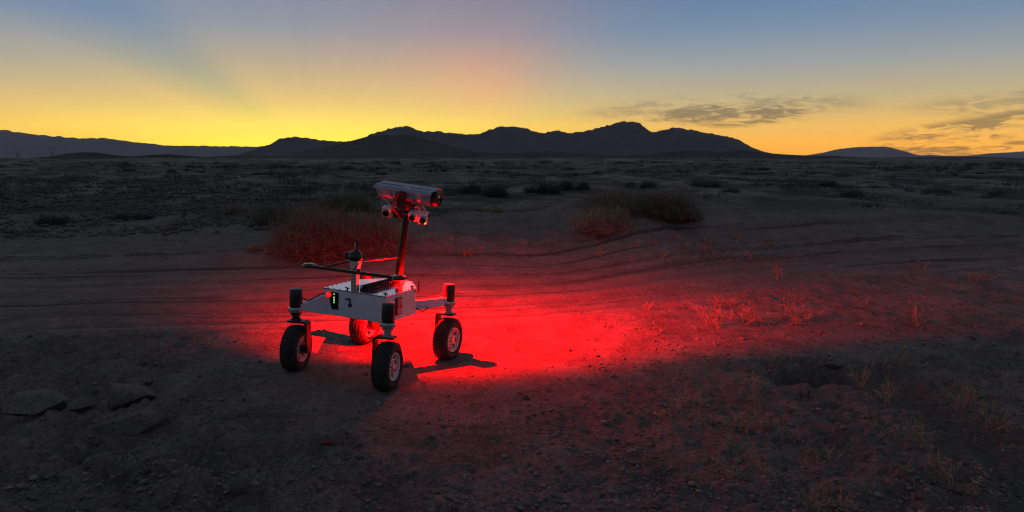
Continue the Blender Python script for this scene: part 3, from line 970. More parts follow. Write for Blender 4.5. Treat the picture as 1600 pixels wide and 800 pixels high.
# mast
HEAD_Z = 1.285
_base_w = Vector((ROVER[0], ROVER[1], rov_z)) + ROT3 @ Vector((MASTX, MASTY, ZB1))
_r = ray(638, 303)
_head_l = inv @ (Vector((_r[0] / _r[1] * _base_w.y, _base_w.y, CAM_H + _r[2] / _r[1] * _base_w.y)) - Vector((ROVER[0], ROVER[1], rov_z)))
print('HEAD local', _head_l)
MLEAN = _head_l - Vector((MASTX, MASTY, ZB1))
MLEAN = MLEAN / MLEAN.z
def mast_p(z, ox=0.0, oy=0.0):
    return Vector((MASTX + ox, MASTY + oy, 0)) + MLEAN * (z - ZB1) + Vector((0, 0, ZB1))
ms = MB().cyl(mast_p(0.635), mast_p(_head_l.z - 0.10), 0.0315, 0.0285, 24).build('mast', black_g, rover)
base_o = MB().lathe([(0.060, 0.0), (0.060, 0.012), (0.044, 0.018), (0.040, 0.045), (0.034, 0.05), (0.001, 0.05)], mast_p(ZB1 + 0.0025), n=28).build('mast_base', white_p, rover)
MB().lathe([(0.0425, 0.018), (0.049, 0.020), (0.049, 0.034), (0.0425, 0.036)], mast_p(ZB1 + 0.0025), n=28).build('ring_light', lamp_r, rover)
mc = MB()
mc.lathe([(0.034, 0), (0.048, 0.006), (0.048, 0.035), (0.034, 0.042)], mast_p(_head_l.z - 0.165), MLEAN, 24)
mc.build('mast_collar', black_p, rover)

# pan-tilt head: long faceted camera housing lying across the view, yoke, four small cameras
HEAD = mast_p(_head_l.z)
hw = Vector((0.93, -0.34, -0.115)).normalized()            # where the big camera looks, in world axes

hx = (inv @ hw).normalized()
hu = inv @ Vector((0.10, -0.20, 1.0))
hu = (hu - hx * hu.dot(hx)).normalized()
hy = hu.cross(hx).normalized()
def hp(a, b, c):
    """head frame: a along the barrel, b sideways (+ away from the photographer), c up"""
    return tuple(HEAD + hx * a + hy * b + hu * c)
SEC = [(-0.070, 0.054), (0.070, 0.054), (0.094, 0.034), (0.094, -0.012), (0.052, -0.060), (-0.052, -0.060), (-0.094, -0.012), (-0.094, 0.034)]
hb = MB().prism(SEC, -0.250, 0.222, lambda b, c, a: hp(a - (0.05 * (c - 0.052) / 0.114 if a < 0 else 0.0), b, c))
head = hb.build('camera_housing', grey_blue, rover, 0.004)
MB().prism([(b * 1.04, c * 1.02 + 0.004) for b, c in ((-0.071, 0.057), (0.071, 0.057), (0.0955, 0.036), (0.0955, 0.030), (0.0925, 0.030), (0.0925, 0.035), (0.069, 0.0535), (-0.069, 0.0535), (-0.0925, 0.035), (-0.0925, 0.030), (-0.0955, 0.030), (-0.0955, 0.036))],
           -0.258, 0.245, lambda b, c, a: hp(a, b, c)).build('sun_shield', grey_blue, head, 0.001)
for a0, a1, zz in ((-0.24, -0.02, 0.063), (0.03, 0.21, 0.063)):
    MB().box(hp((a0 + a1) / 2, -0.02, 0.0635), (a1 - a0, 0.012, 0.003), Matrix((hx, hy, hu)).transposed()).build('shield_rib', black_p, head)
mb = MB()
for a_ in (-0.235, -0.10, 0.06, 0.20):
    q = Vector(hp(a_, -0.0945, 0.012))
    mb.lathe([(0.005, 0), (0.005, 0.003), (0.001, 0.004)], q, tuple(-hy), 8)
mb.build('housing_screws', black_p, head)['kind'] = 'stuff'
MB().lathe([(0.052, 0.0), (0.056, 0.004), (0.056, 0.050), (0.050, 0.052), (0.046, 0.040), (0.001, 0.038)], hp(0.2235, 0, -0.008), tuple(hx), 28).build('lens_barrel', black_p, head)
MB().lathe([(0.043, 0.0), (0.030, 0.008), (0.001, 0.012)], hp(0.2635, 0, -0.008), tuple(hx), 24).build('lens', glass_d, head)
# yoke and cable
yk = MB()
yk.lathe([(0.034, -0.085), (0.060, -0.045), (0.074, 0.0), (0.074, 0.045), (0.05, 0.06), (0.001, 0.062)], HEAD + MLEAN * -0.062, tuple(MLEAN), 24)
yk.box(hp(0.0, -0.10, -0.035), (0.075, 0.022, 0.125), Matrix((hx, hy, hu)).transposed())
yk.box(hp(0.03, -0.096, -0.052), (0.17, 0.012, 0.024), Matrix((hx, hy, hu)).transposed() @ Matrix.Rotation(0.16, 3, 'Y'))
yk.build('pan_tilt_unit', black_p, rover, 0.003)
MB().tube([hp(0.0, -0.086, 0.030), hp(-0.006, -0.115, 0.034), hp(-0.030, -0.125, 0.020), hp(-0.050, -0.125, -0.05), hp(-0.070, -0.115, -0.10), hp(-0.05, -0.07, -0.16), hp(-0.015, -0.045, -0.20)], 0.011, 10).build('head_cable', cable_m, rover)
MB().box(hp(0.004, -0.1, 0.030), (0.05, 0.03, 0.026), Matrix((hx, hy, hu)).transposed()).build('cable_gland', black_p, rover, 0.004)
# small cameras: white square face, black lens, on a bracket below the housing
fwd_cam = (inv @ Vector((-0.26, -0.90, -0.34))).normalized()        # they look back past the photographer's left
def small_camera(a, b, c, size, mat, look=None, amber=False):
    lk = look or fwd_cam
    up_ = (hu - lk * hu.dot(lk)).normalized()
    sd2 = up_.cross(lk).normalized()
    M = Matrix((sd2, lk, up_)).transposed()
    q = Vector(hp(a, b, c))
    e = MB().box(q, (size, 0.060, size), M).build('small_camera', mat, rover, 0.004)
    MB().lathe([(size * 0.30, 0), (size * 0.33, 0.004), (size * 0.33, 0.022), (size * 0.27, 0.022), (size * 0.25, 0.012), (0.001, 0.012)], q + lk * 0.030, tuple(lk), 20).build('lens', glass_d, e)
    for s1 in (-1, 1):
        for s2 in (-1, 1):
            MB().lathe([(0.004, 0), (0.004, 0.002), (0.001, 0.003)], q + lk * 0.030 + sd2 * s1 * size * 0.42 + up_ * s2 * size * 0.42, tuple(lk), 8).build('camera_screw', steel, e)
    if amber:
        MB().box(q + lk * 0.033 + sd2 * size * 0.24 * amber - up_ * size * 0.33, (0.012, 0.006, 0.022), M).build('indicator_or_glint', glint_o, e, 0.002)  # glowing chip stands in for the sunset reflected on this camera
    return e
cam_w = pmat('camera_case', (0.70, 0.70, 0.71), 0.42, 0.0, 0.5, 0.05, 20.0)
small_camera(-0.150, -0.055, -0.150, 0.080, cam_w)
small_camera(-0.070, -0.030, -0.160, 0.066, black_p)
small_camera(0.085, -0.055, -0.152, 0.074, cam_w)
lk2 = (inv @ Vector((0.08, -0.92, -0.38))).normalized()
small_camera(0.165, -0.065, -0.158, 0.074, cam_w, lk2, 1)
br = MB()
br.box(hp(0.0, -0.01, -0.125), (0.37, 0.020, 0.012), Matrix((hx, hy, hu)).transposed())
br.build('camera_bar', alu, rover, 0.002)
for a_ in (-0.155, 0.115, 0.165):
    MB().tube([hp(a_, -0.015, -0.125), hp(a_, -0.035, -0.105), hp(a_ - 0.01, -0.045, -0.075), hp(a_ - 0.02, -0.04, -0.060)], 0.008, 8).build('camera_bracket', alu, rover)

# red work light clamped to the far side of the mast: a short trough with two unseen plates added to keep its light off
# everything nearer than the rover and everything above the far side of the track
ROV_O = Vector((ROVER[0], ROVER[1], rov_z))
LAMP = mast_p(_head_l.z - 0.12, 0.098, -0.012)
LAMP_W = ROV_O + ROT3 @ LAMP
def baffle_plate(g0, g1, dist, half, back, name):
    """plate whose free edge lies in the plane through the lamp and the ground line g0-g1"""
    g0, g1 = Vector(g0), Vector(g1)
    ld = (g1 - g0).normalized()
    foot = g0 + ld * (LAMP_W - g0).dot(ld)
    tow = (foot - LAMP_W).normalized()
    e = LAMP_W + tow * dist
    bk = LAMP_W - Vector(back)
    n_ = ld.cross((bk - e).normalized()) * 0.001
    pts = [e - ld * half, e + ld * half, bk + ld * half, bk - ld * half]
    vs = [inv @ (p + k * n_ - ROV_O) for k in (-1, 1) for p in pts]
    return MB().add(vs, [(0, 1, 2, 3), (7, 6, 5, 4), (0, 4, 5, 1), (1, 5, 6, 2), (2, 6, 7, 3), (3, 7, 4, 0)])
hl = MB().cyl(tuple(mast_p(_head_l.z - 0.15)), tuple(Vector(LAMP) - Vector((0.024, 0, -0.012))), 0.010, 0.010, 10).build('work_light', black_p, rover)
baffle_plate((-0.28, 4.80, 0), (3.0, 5.68, 0), 0.016, 0.055, (0, 0.012, -0.014), 'near').build('added_light_baffle', black_p, hl)
baffle_plate((-6.0, 10.5, 0), (6.0, 11.0, 0), 0.016, 0.055, (0, 0.010, -0.016), 'far').build('added_light_baffle', black_p, hl)
aim_w = Vector((0.20, 0.55, -0.80)).normalized()
aim = (inv @ aim_w).normalized()
MB().box(Vector(LAMP) - aim * 0.012, (0.006, 0.05, 0.006)).build('lamp_element', lamp_r, hl)
RED = (1.0, 0.0, 0.0)
sl = bpy.data.lights.new('work_light_beam', 'SPOT')
sl.energy, sl.color, sl.spot_size, sl.spot_blend, sl.shadow_soft_size = 2300.0, RED, R(150), 0.85, 0.0032
so = bpy.data.objects.new('work_light_beam', sl)
link(so, rover)
so.location = Vector(LAMP)
so.rotation_euler = aim.to_track_quat('-Z', 'Y').to_euler()
# weaker fill lamp, an added source, under the right-hand small camera, washing the ground on the near right side
fl_w = Vector((0.52, -0.60, -0.60)).normalized()
fl_a = (inv @ fl_w).normalized()
FILL = Vector(hp(0.165, -0.06, -0.205))
fh = MB().lathe([(0.006, -0.020), (0.012, -0.018), (0.014, 0.0), (0.011, 0.0), (0.010, -0.003)], FILL, tuple(fl_a), 16).build('added_fill_light', black_p, rover)
f2 = bpy.data.lights.new('added_fill_beam', 'SPOT')
f2.energy, f2.color, f2.spot_size, f2.spot_blend, f2.shadow_soft_size = 48.0, RED, R(98), 0.9, 0.01
f2o = bpy.data.objects.new('added_fill_beam', f2)
link(f2o, rover)
f2o.location = FILL + fl_a * 0.012
f2o.rotation_euler = fl_a.to_track_quat('-Z', 'Y').to_euler()
# belly lamp added under the front of the body to redden the ground there
BEL = Vector((0.285, 0.0, ZB0 - 0.014))
ba = Vector((0.35, 0.42, -0.84)).normalized()
MB().lathe([(0.030, 0.0135), (0.030, 0.006), (0.024, 0.004), (0.001, 0.004)], BEL, (0, 0, 1), 20).build('added_belly_light', lamp_r, rover)
b2 = bpy.data.lights.new('added_belly_beam', 'SPOT')
b2.energy, b2.color, b2.spot_size, b2.spot_blend, b2.shadow_soft_size = 90.0, RED, R(140), 0.5, 0.006
b2o = bpy.data.objects.new('added_belly_beam', b2)
link(b2o, rover)
b2o.location = BEL
b2o.rotation_euler = ba.to_track_quat('-Z', 'Y').to_euler()
pl = bpy.data.lights.new('ring_light_glow', 'POINT')
pl.energy, pl.color, pl.shadow_soft_size = 48.0, RED, 0.008
po_ = bpy.data.objects.new('ring_light_glow', pl)
link(po_, rover)
po_.location = mast_p(ZB1 + 0.034, -0.006, -0.085)

# ------------------------------------------------------------------ rocks
rock_dark = pmat('dark_rock', (0.10, 0.09, 0.082), 0.85, 0.0, 0.25, 0.5, 9.0, 0.006, 45.0, dust=((0.22, 0.195, 0.17), 0.6))
rock_red = pmat('reddish_rock', (0.15, 0.045, 0.035), 0.85, 0.0, 0.25, 0.4, 12.0, 0.004, 50.0)


def rock_mesh(seed, mat, flat=0.62, sub=3):
    import bmesh
    rg = np.random.default_rng(seed)
    bm = bmesh.new()
    bmesh.ops.create_icosphere(bm, subdivisions=sub, radius=1.0)
    co = np.array([v.co[:] for v in bm.verts])
    for _ in range(11):
        nn = rg.normal(size=3)
        nn /= np.linalg.norm(nn)
        dd = rg.uniform(0.45, 0.85)
        over = np.maximum(co @ nn - dd, 0)
        co = co - over[:, None] * nn
    co = co * np.array([1.0, rg.uniform(0.6, 0.85), flat])
    nz = fbm(co[:, 0] * 2.2 + seed, co[:, 1] * 2.2 + co[:, 2], seed, 3)
    co = co * (1 + 0.06 * nz)[:, None]
    for v, c in zip(bm.verts, co):
        v.co = c
    me = bpy.data.meshes.new('rock')
    bm.to_mesh(me)
    bm.free()
    me.polygons.foreach_set('use_smooth', [True] * len(me.polygons))
    me.set_sharp_from_angle(angle=R(24))
    me.materials.append(mat)
    return me


def place_rock(me, px, py, wpx, label, cat='rock', group=None, yaw=0.0, sink=0.3, flat=1.0, tilt=(0, 0), name='rock'):
    x, y, z = gz(px, py)
    s = wpx / F_PX * math.hypot(y, CAM_H) / 2
    o = link(bpy.data.objects.new(name, me))
    o.location = (x, y + s * 0.5, z + s * 0.75 * (0.6 - sink))
    o.scale = (s, s, s * flat)
    o.rotation_euler = (tilt[0], tilt[1], yaw)
    return tag(o, label, cat, group)


rock_pale = pmat('pale_slab_rock', (0.150, 0.134, 0.119), 0.9, 0.0, 0.2, 0.5, 7.0, 0.014, 26.0, dust=((0.26, 0.232, 0.205), 0.6))
RP = [rock_mesh(160 + i, rock_pale, 0.50 + 0.06 * i, 4) for i in range(4)]
RM = [rock_mesh(100 + i, rock_dark, 0.5 + 0.06 * i, 3) for i in range(6)]
FG = 'large stones in the left foreground'
place_rock(RP[0], 46, 652, 108, 'flat pale-topped slab of rock at the left frame edge', group=FG, yaw=0.1, flat=0.85, sink=0.25, tilt=(0.05, -0.12))
place_rock(RP[2], 118, 646, 56, 'small flat stone between the edge slab and the long boulder', group=FG, yaw=0.5, flat=0.55)
place_rock(RP[1], 186, 640, 108, 'long low boulder behind the rounded stone in left foreground', group=FG, yaw=-0.1, flat=0.75, sink=0.25)
place_rock(RP[3], 194, 672, 86, 'rounded half-buried stone before the long boulder', group=FG, yaw=0.2, flat=0.7, sink=0.27)
place_rock(RM[4], 374, 768, 36, 'dark upright block of rock at the bottom left', group=FG, yaw=0.9, flat=1.35)
place_rock(RM[2], 212, 752, 34, 'bluish stone at the bottom left beside a small pale pebble', group=FG, yaw=1.4, flat=0.8)
place_rock(RM[5], 126, 722, 26, 'small stone below the edge slab in the left foreground', group=FG, yaw=2.0, flat=0.9)
place_rock(RM[5], 226, 742, 15, 'small pale pebble beside the bluish stone at bottom left', cat='pebble', group=FG, yaw=0.4)
place_rock(RM[1], 404, 776, 20, 'small rounded stone right of the dark upright block', group=FG, yaw=0.6)
place_rock(RM[3], 216, 578, 24, 'dark stone in the dim ground left of the rover', group=FG, yaw=0.8)
place_rock(rock_mesh(140, rock_red, 0.35), 512, 698, 36, 'flat reddish stone on bare soil below the rover', yaw=0.5, flat=0.6)
place_rock(RM[4], 634, 574, 14, 'dark fist-sized stone beside the nearest rover wheel', yaw=1.0)
place_rock(RM[0], 1300, 578, 60, 'dark overhanging slab at the hollow on the right', yaw=0.15, flat=0.5, sink=0.2)
rg = random.Random(11)
RUB = 'rocks of the rubble bank'
placed = 0
while placed < 190:
    px, py = rg.uniform(-5, 420), rg.gauss(308, 15)
    if not (272 < py < 342) or (px > 330 and py > 325):
        continue
    placed += 1
    o = place_rock(RM[rg.randrange(6)], px, py, rg.choice((4, 5, 5, 6, 7, 8, 11)) * rg.uniform(0.8, 1.25),
                   'dark angular rock in the rubble bank on the left plain', group=RUB,
                   yaw=rg.uniform(0, 6.28), flat=rg.uniform(0.9, 1.7), sink=0.1, tilt=(rg.uniform(-.6, .6), rg.uniform(-.6, .6)))

# gravel and small rubble: too many to count
def scatter(name, label, pts, sizes, mat, seed, cat='gravel'):
    rg = np.random.default_rng(seed)
    base = np.array([(1, 0, 0), (-1, 0, 0), (0, 1, 0), (0, -1, 0), (0, 0, 1), (0, 0, -1)], float)
    tri = np.array([(0, 2, 4), (2, 1, 4), (1, 3, 4), (3, 0, 4), (2, 0, 5), (1, 2, 5), (3, 1, 5), (0, 3, 5)])
    # cube-octahedron like pebble: 14 points
    corner = np.array([(a, b, c) for a in (-1, 1) for b in (-1, 1) for c in (-1, 1)], float) * 0.62
    N = len(pts)
    V = np.concatenate([base, corner])
    cid = lambda a, b, c: 6 + (a > 0) * 4 + (b > 0) * 2 + (c > 0)
    T = []
    for a in (-1, 1):
        for b in (-1, 1):
            for c in (-1, 1):
                k = cid(a, b, c)
                ax, ay, azz = (0 if a > 0 else 1), (2 if b > 0 else 3), (4 if c > 0 else 5)
                tr = [(ax, ay, k), (ay, azz, k), (azz, ax, k)]
                if a * b * c < 0:
                    tr = [(q, p, r_) for p, q, r_ in tr]
                T += tr
    T = np.array(T)
    P = V[None] * (1 + rg.normal(0, 0.16, (N, len(V), 1)))
    sc = sizes[:, None, None] * np.stack([rg.uniform(.8, 1.3, N), rg.uniform(.6, 1.1, N), rg.uniform(.35, .8, N)], -1)[:, None, :]
    P = P * sc
    a = rg.uniform(0, 6.28, N)
    ca, sa = np.cos(a)[:, None], np.sin(a)[:, None]
    P = np.stack([P[..., 0] * ca - P[..., 1] * sa, P[..., 0] * sa + P[..., 1] * ca, P[..., 2]], -1)
    z = height(pts[:, 0], pts[:, 1]) + sizes * 0.18
    P = P + np.stack([pts[:, 0], pts[:, 1], z], -1)[:, None, :]
    TT = (T[None] + (np.arange(N) * len(V))[:, None, None]).reshape(-1, 3)
    me = np_mesh(name, P.reshape(-1, 3), tris=TT, smooth=False)
    me.materials.append(mat)
    return tag(link(bpy.data.objects.new(name, me)), label, cat, kind='stuff')


ng = np.random.default_rng(77)
gy = 2.6 / (1 - ng.uniform(0, 0.72, 40000))
gx_ = ng.uniform(-0.85, 0.85, 40000) * gy
gv = track_v(gx_, gy)
dens = 0.30 + 0.42 * (vnoise(gx_ * 0.9, gy * 0.9, 131) > 0.0)
dens = np.where((gv > -1.9) & (gv < 2.0), dens * 0.12, dens)
dens = np.where(np.hypot(gx_ - ROVER[0], gy - ROVER[1]) < 0.75, dens * 0.3, dens)
dens = np.where((gx_ > 0.5) | (gx_ < -1.5) | (gy < 4.4), dens * 1.25, dens)
keep = ng.uniform(size=40000) < dens
pts = np.stack([gx_[keep], gy[keep]], -1)[:10500]
sizes = np.clip(ng.lognormal(math.log(0.0065), 0.5, len(pts)), 0.003, 0.032)
gravel_m = pmat('gravel_stone', (0.17, 0.150, 0.134), 0.9, 0.0, 0.2, 0.75, 9.0)
scatter('gravel', 'scattered gravel and clods over the foreground soil', pts, sizes, gravel_m, 5)
qx, qy = ng.uniform(-30, 440, 22000), ng.normal(306, 18, 22000)
ok_ = (qy > 268) & (qy < 350)
q = np.array([gp(a, b, 0.3) for a, b in zip(qx[ok_], qy[ok_])])
ok_ = vnoise(q[:, 0] * 0.35, q[:, 1] * 0.2, 7) > ng.uniform(-0.5, 0.4, len(q))
pts = q[ok_][:5200]
scatter('rubble', 'small loose rubble between the rocks of the left bank', pts, np.clip(ng.lognormal(math.log(0.045), 0.5, len(pts)), 0.02, 0.13), rock_dark, 6, 'rubble')

# ------------------------------------------------------------------ vegetation
def leaf_mat(name, c1, c2):
    mt = bpy.data.materials.new(name)
    mt.use_nodes = True
    t = NT(mt.node_tree)
    b = t.n['Principled BSDF']
    b.inputs['Roughness'].default_value = 0.8
    b.inputs['Specular IOR Level'].default_value = 0.2
    c = t.n.new('ShaderNodeTexCoord').outputs['Object']
    t.l.new(t.ramp(t.noise(c, 7.0, 3.0), [(0.3, c1), (0.7, c2)]), b.inputs['Base Color'])
    return mt


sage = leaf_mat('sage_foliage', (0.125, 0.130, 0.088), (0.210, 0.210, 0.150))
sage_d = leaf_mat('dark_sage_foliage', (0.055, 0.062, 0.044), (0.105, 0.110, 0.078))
straw = leaf_mat('dry_straw', (0.22, 0.19, 0.12), (0.42, 0.36, 0.24))
twig = leaf_mat('dry_twig', (0.070, 0.055, 0.040), (0.120, 0.098, 0.072))
yellow = leaf_mat('yellow_flower', (0.45, 0.33, 0.03), (0.62, 0.46, 0.05))


def ribbons(P0, D, L, W, droop, rg, segs=3, curl=0.25):
    """thin tapered blades; returns verts, quads, tris"""
    N = len(P0)
    side = np.cross(D, rg.normal(size=(N, 3)))
    side /= np.linalg.norm(side, axis=1, keepdims=True) + 1e-9
    bend = rg.normal(size=(N, 3)) * curl
    V = []
    for s in range(segs + 1):
        t = s / segs
        c = P0 + D * (L * t)[:, None] + bend * (L * t * t)[:, None] * 0.5
        c[:, 2] -= droop * L * t * t
        if s < segs:
            wv = (W * (1 - 0.75 * t))[:, None] * side
            V += [c - wv, c + wv]
        else:
            V.append(c)
    V = np.stack(V, 1)
    nv = V.shape[1]
    off = (np.arange(N) * nv)[:, None]
    Q = np.concatenate([off + np.array([[2 * s, 2 * s + 1, 2 * s + 3, 2 * s + 2]]) for s in range(segs - 1)])
    T = off + np.array([[2 * segs - 2, 2 * segs - 1, 2 * segs]])
    return V.reshape(-1, 3), Q, T


def merge_mesh(name, parts, mat):
    vs, qs, ts, o = [], [], [], 0
    for v, q, t in parts:
        vs.append(v); qs.append(q + o); ts.append(t + o)
        o += len(v)
    me = np_mesh(name, np.concatenate(vs), np.concatenate(qs), np.concatenate(ts))
    me.materials.append(mat)
    return me


def shrub_parts(rg, wid, hgt, n, lean=0.0, lobes=5, blade=1.0):
    """many arching stems from several crowns; finer leafy blades near their tips"""
    cen = [(rg.uniform(-0.40, 0.40) * wid, rg.uniform(-0.22, 0.22) * wid, rg.uniform(0.7, 1.05)) for _ in range(lobes)]
    stems, leaves = [], []
    for (cx, cy, k) in cen:
        m = n // lobes
        th = rg.uniform(0, 2 * np.pi, m)
        ph = np.arccos(rg.uniform(0.12, 1.0, m))
        D = np.stack([np.sin(ph) * np.cos(th) + lean, np.sin(ph) * np.sin(th), np.cos(ph) + 0.15], -1)
        D /= np.linalg.norm(D, axis=1, keepdims=True)
        rad = 0.10 * wid / lobes ** 0.5
        P0 = np.stack([cx + rg.normal(0, rad, m), cy + rg.normal(0, rad, m), np.full(m, -0.03 * hgt)], -1)
        L = hgt * k * (0.65 + 0.5 * rg.uniform(0, 1, m)) * (0.62 + 0.45 * D[:, 2])
        stems.append(ribbons(P0, D, L * 0.85, np.full(m, 0.0034 * blade), 0.18, rg))
        for _ in range(4):
            t = rg.uniform(0.25, 0.92, m)
            P1 = P0 + D * (L * 0.85 * t)[:, None] + rg.normal(0, 0.02 * hgt, (m, 3))
            P1[:, 2] -= 0.18 * L * t * t
            D1 = D * 0.6 + rg.normal(0, 0.5, (m, 3))
            D1[:, 2] += 0.22
            D1 /= np.linalg.norm(D1, axis=1, keepdims=True)
            leaves.append(ribbons(P1, D1, L * rg.uniform(0.12, 0.28, m), np.full(m, 0.0052 * blade), 0.1, rg, 2))
    return stems, leaves


def shrub(px, py, wpx, hpx, label, leaf, stem, n, seed, lean=0.0, lobes=5, name='shrub', group=None, cat='shrub'):
    x, y, z = gz(px, py)
    k = math.hypot(y, CAM_H) / F_PX
    wid, hgt = wpx * k, hpx * k
    rg = np.random.default_rng(seed)
    blade = max(0.8, y / 14.0)
    st, lv = shrub_parts(rg, wid, hgt, n, lean, lobes, blade)
    root = empty(name, (x, y + 0.12 * wid, z))
    tag(root, label, cat, group)
    link(bpy.data.objects.new('stems', merge_mesh('stems', st, stem)), root)
    link(bpy.data.objects.new('foliage', merge_mesh('foliage', lv, leaf)), root)
    return root


SH = 'desert shrubs on the plain'
shrub(522, 398, 172, 106, 'large bushy shrub behind the rover, its front lit red', sage, sage, 5200, 1, 0.0, 11, group=SH)
shrub(452, 352, 110, 54, 'grey-green shrub left of the large red-lit shrub', sage, twig, 1500, 2, 0, 5, group=SH)
shrub(556, 330, 110, 48, 'grey-green shrub peeping out above the large red-lit shrub', sage, straw, 1500, 3, 0, 5, group=SH)
shrub(412, 394, 52, 22, 'low red-tinged clump left of the large red-lit shrub', straw, twig, 700, 4, 0, 4, group=SH)
shrub(935, 366, 68, 70, 'tall straw-coloured tussock leaning right at the mound end', straw, straw, 2000, 5, 0.35, 4, name='tussock', group=SH, cat='tussock')
shrub(1010, 352, 160, 66, 'wide grey-green shrub sprawling over the sandy mound', sage, sage, 4200, 6, 0.12, 11, group=SH)
shrub(1075, 346, 70, 34, 'low right end of the scrub on the sandy mound', sage_d, straw, 1100, 7, 0.2, 4, group=SH)
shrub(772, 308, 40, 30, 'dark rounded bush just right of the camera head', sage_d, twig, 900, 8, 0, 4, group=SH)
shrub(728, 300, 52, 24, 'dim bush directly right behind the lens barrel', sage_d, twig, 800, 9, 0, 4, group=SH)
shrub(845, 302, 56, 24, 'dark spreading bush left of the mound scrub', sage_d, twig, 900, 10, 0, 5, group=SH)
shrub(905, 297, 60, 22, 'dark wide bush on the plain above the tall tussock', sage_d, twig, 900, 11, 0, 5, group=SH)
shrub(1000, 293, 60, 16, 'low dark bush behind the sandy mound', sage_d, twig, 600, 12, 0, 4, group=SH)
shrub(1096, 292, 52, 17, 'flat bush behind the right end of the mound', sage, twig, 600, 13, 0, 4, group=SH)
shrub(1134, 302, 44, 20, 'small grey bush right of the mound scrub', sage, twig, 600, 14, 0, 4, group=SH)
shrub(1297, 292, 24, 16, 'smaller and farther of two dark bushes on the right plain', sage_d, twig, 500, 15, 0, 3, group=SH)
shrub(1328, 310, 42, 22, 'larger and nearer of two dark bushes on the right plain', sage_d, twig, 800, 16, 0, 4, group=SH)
shrub(372, 336, 42, 26, 'small brownish shrub at the right end of the rubble bank', straw, twig, 600, 17, 0, 4, group=SH)
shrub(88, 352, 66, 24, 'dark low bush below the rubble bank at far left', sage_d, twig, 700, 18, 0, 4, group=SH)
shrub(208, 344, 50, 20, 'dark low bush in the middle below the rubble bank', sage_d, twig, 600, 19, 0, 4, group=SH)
shrub(782, 334, 56, 16, 'yellowish grass clump on the plain right of the mast head', straw, straw, 700, 20, 0, 5, name='grass_clump', group=SH, cat='grass clump')
shrub(1450, 300, 70, 13, 'faint low scrub patch near the right horizon', sage, twig, 500, 21, 0, 5, group=SH)
shrub(1560, 304, 70, 15, 'faint low scrub patch at the right frame edge', sage, twig, 500, 22, 0, 5, group=SH)
rg = random.Random(4)
for i in range(34):
    px = rg.choice((rg.uniform(430, 760), rg.uniform(180, 430), rg.uniform(620, 1560)))
    py = rg.uniform(258, 276)
    shrub(px, py, rg.uniform(12, 26), rg.uniform(5, 9), 'tiny dark bush far out on the plain before the hills', sage_d, twig, 130, 300 + i, 0, 3,
          name='bush', group='tiny bushes far out on the plain', cat='bush')


def weed(px, py, wpx, hpx, label, n, seed, mat=None, group=None, flowers=0, spread=0.5, dry=True):
    """open weed: a few wiry branching stems"""
    x, y, z = gz(px, py)
    k = math.hypot(y, CAM_H) / F_PX
    wid, hgt = wpx * k, hpx * k
    rg = np.random.default_rng(seed)
    P0 = np.stack([rg.normal(0, wid * 0.10, n), rg.normal(0, wid * 0.10, n), np.full(n, -0.01)], -1)
    D = np.stack([rg.normal(0, spread, n), rg.normal(0, spread, n), np.ones(n)], -1)
    D /= np.linalg.norm(D, axis=1, keepdims=True)
    L = hgt * rg.uniform(0.55, 1.15, n)
    wd = 0.0023 * max(1.0, y / 5)
    parts = [ribbons(P0, D, L, np.full(n, wd), 0.12, rg, 4, 0.35)]
    tips = []
    for gen in range(2):
        m = n * (4 if gen == 0 else 6)
        idx = rg.integers(0, n, m)
        t = rg.uniform(0.3, 0.98, m)
        P1 = P0[idx] + D[idx] * (L[idx] * t)[:, None]
        P1[:, 2] -= 0.12 * L[idx] * t * t
        D1 = D[idx] * 0.7 + rg.normal(0, 0.55, (m, 3))
        D1[:, 2] += 0.2
        D1 /= np.linalg.norm(D1, axis=1, keepdims=True)
        L1 = L[idx] * rg.uniform(0.10, 0.30, m)
        parts.append(ribbons(P1, D1, L1, np.full(m, wd * (0.8 if gen == 0 else 1.3)), 0.05, rg, 2))
        tips.append(P1 + D1 * L1[:, None])
    root = empty('weed', (x, y, z))
    tag(root, label, 'weed', group)
    link(bpy.data.objects.new('stems', merge_mesh('stems', parts, mat or straw)), root)
    if flowers:
        tp = np.concatenate(tips)
        tp = tp[np.argsort(-tp[:, 2])[:flowers]]
        mb = MB()
        for p in tp:
            mb.lathe([(0.001, -0.004), (0.008, 0.0), (0.004, 0.004)], p, (0, 0, 1), 6)
        mb.build('flowers', yellow, root)['kind'] = 'stuff'
    return root


WD = 'dry weeds on the right-hand bank'
weed(1118, 512, 62, 62, 'tall wiry weed at the right end of the red pool', 16, 401, group=WD)
weed(1170, 506, 60, 42, 'thick tangle of dry weed beside the tall red-lit weed', 26, 402, group=WD, spread=0.8)
weed(1238, 500, 66, 44, 'bushy dry weed farther right in dim red light', 26, 403, group=WD, spread=0.8)
weed(1432, 508, 46, 52, 'upright pale weed alone on the dim right track edge', 16, 404, group=WD)
weed(1404, 574, 60, 44, 'spreading dry weed right of the hollow', 20, 405, group=WD, spread=0.7)
weed(1345, 606, 44, 50, 'tall thin weed on the right lip of the hollow', 12, 406, group=WD)
weed(1384, 632, 44, 46, 'leaning weed between the hollow and the sandy gully', 12, 407, group=WD)
weed(1258, 622, 30, 30, 'small reddish weed in front of the hollow', 9, 408, mat=twig, group=WD)
weed(1056, 645, 30, 46, 'upright thin weed on the bank left of the flowering weed', 10, 409, group=WD)
weed(1160, 674, 54, 46, 'rounded pale weed in the middle of the right bank', 26, 410, group=WD, spread=0.7)
weed(1180, 640, 24, 52, 'upright weed with yellow flowers on the right bank', 9, 411, group=WD, flowers=5, spread=0.25)
weed(1030, 652, 18, 18, 'tiny yellow-flowered weed near the bank\'s left edge', 8, 412, group=WD, flowers=6)
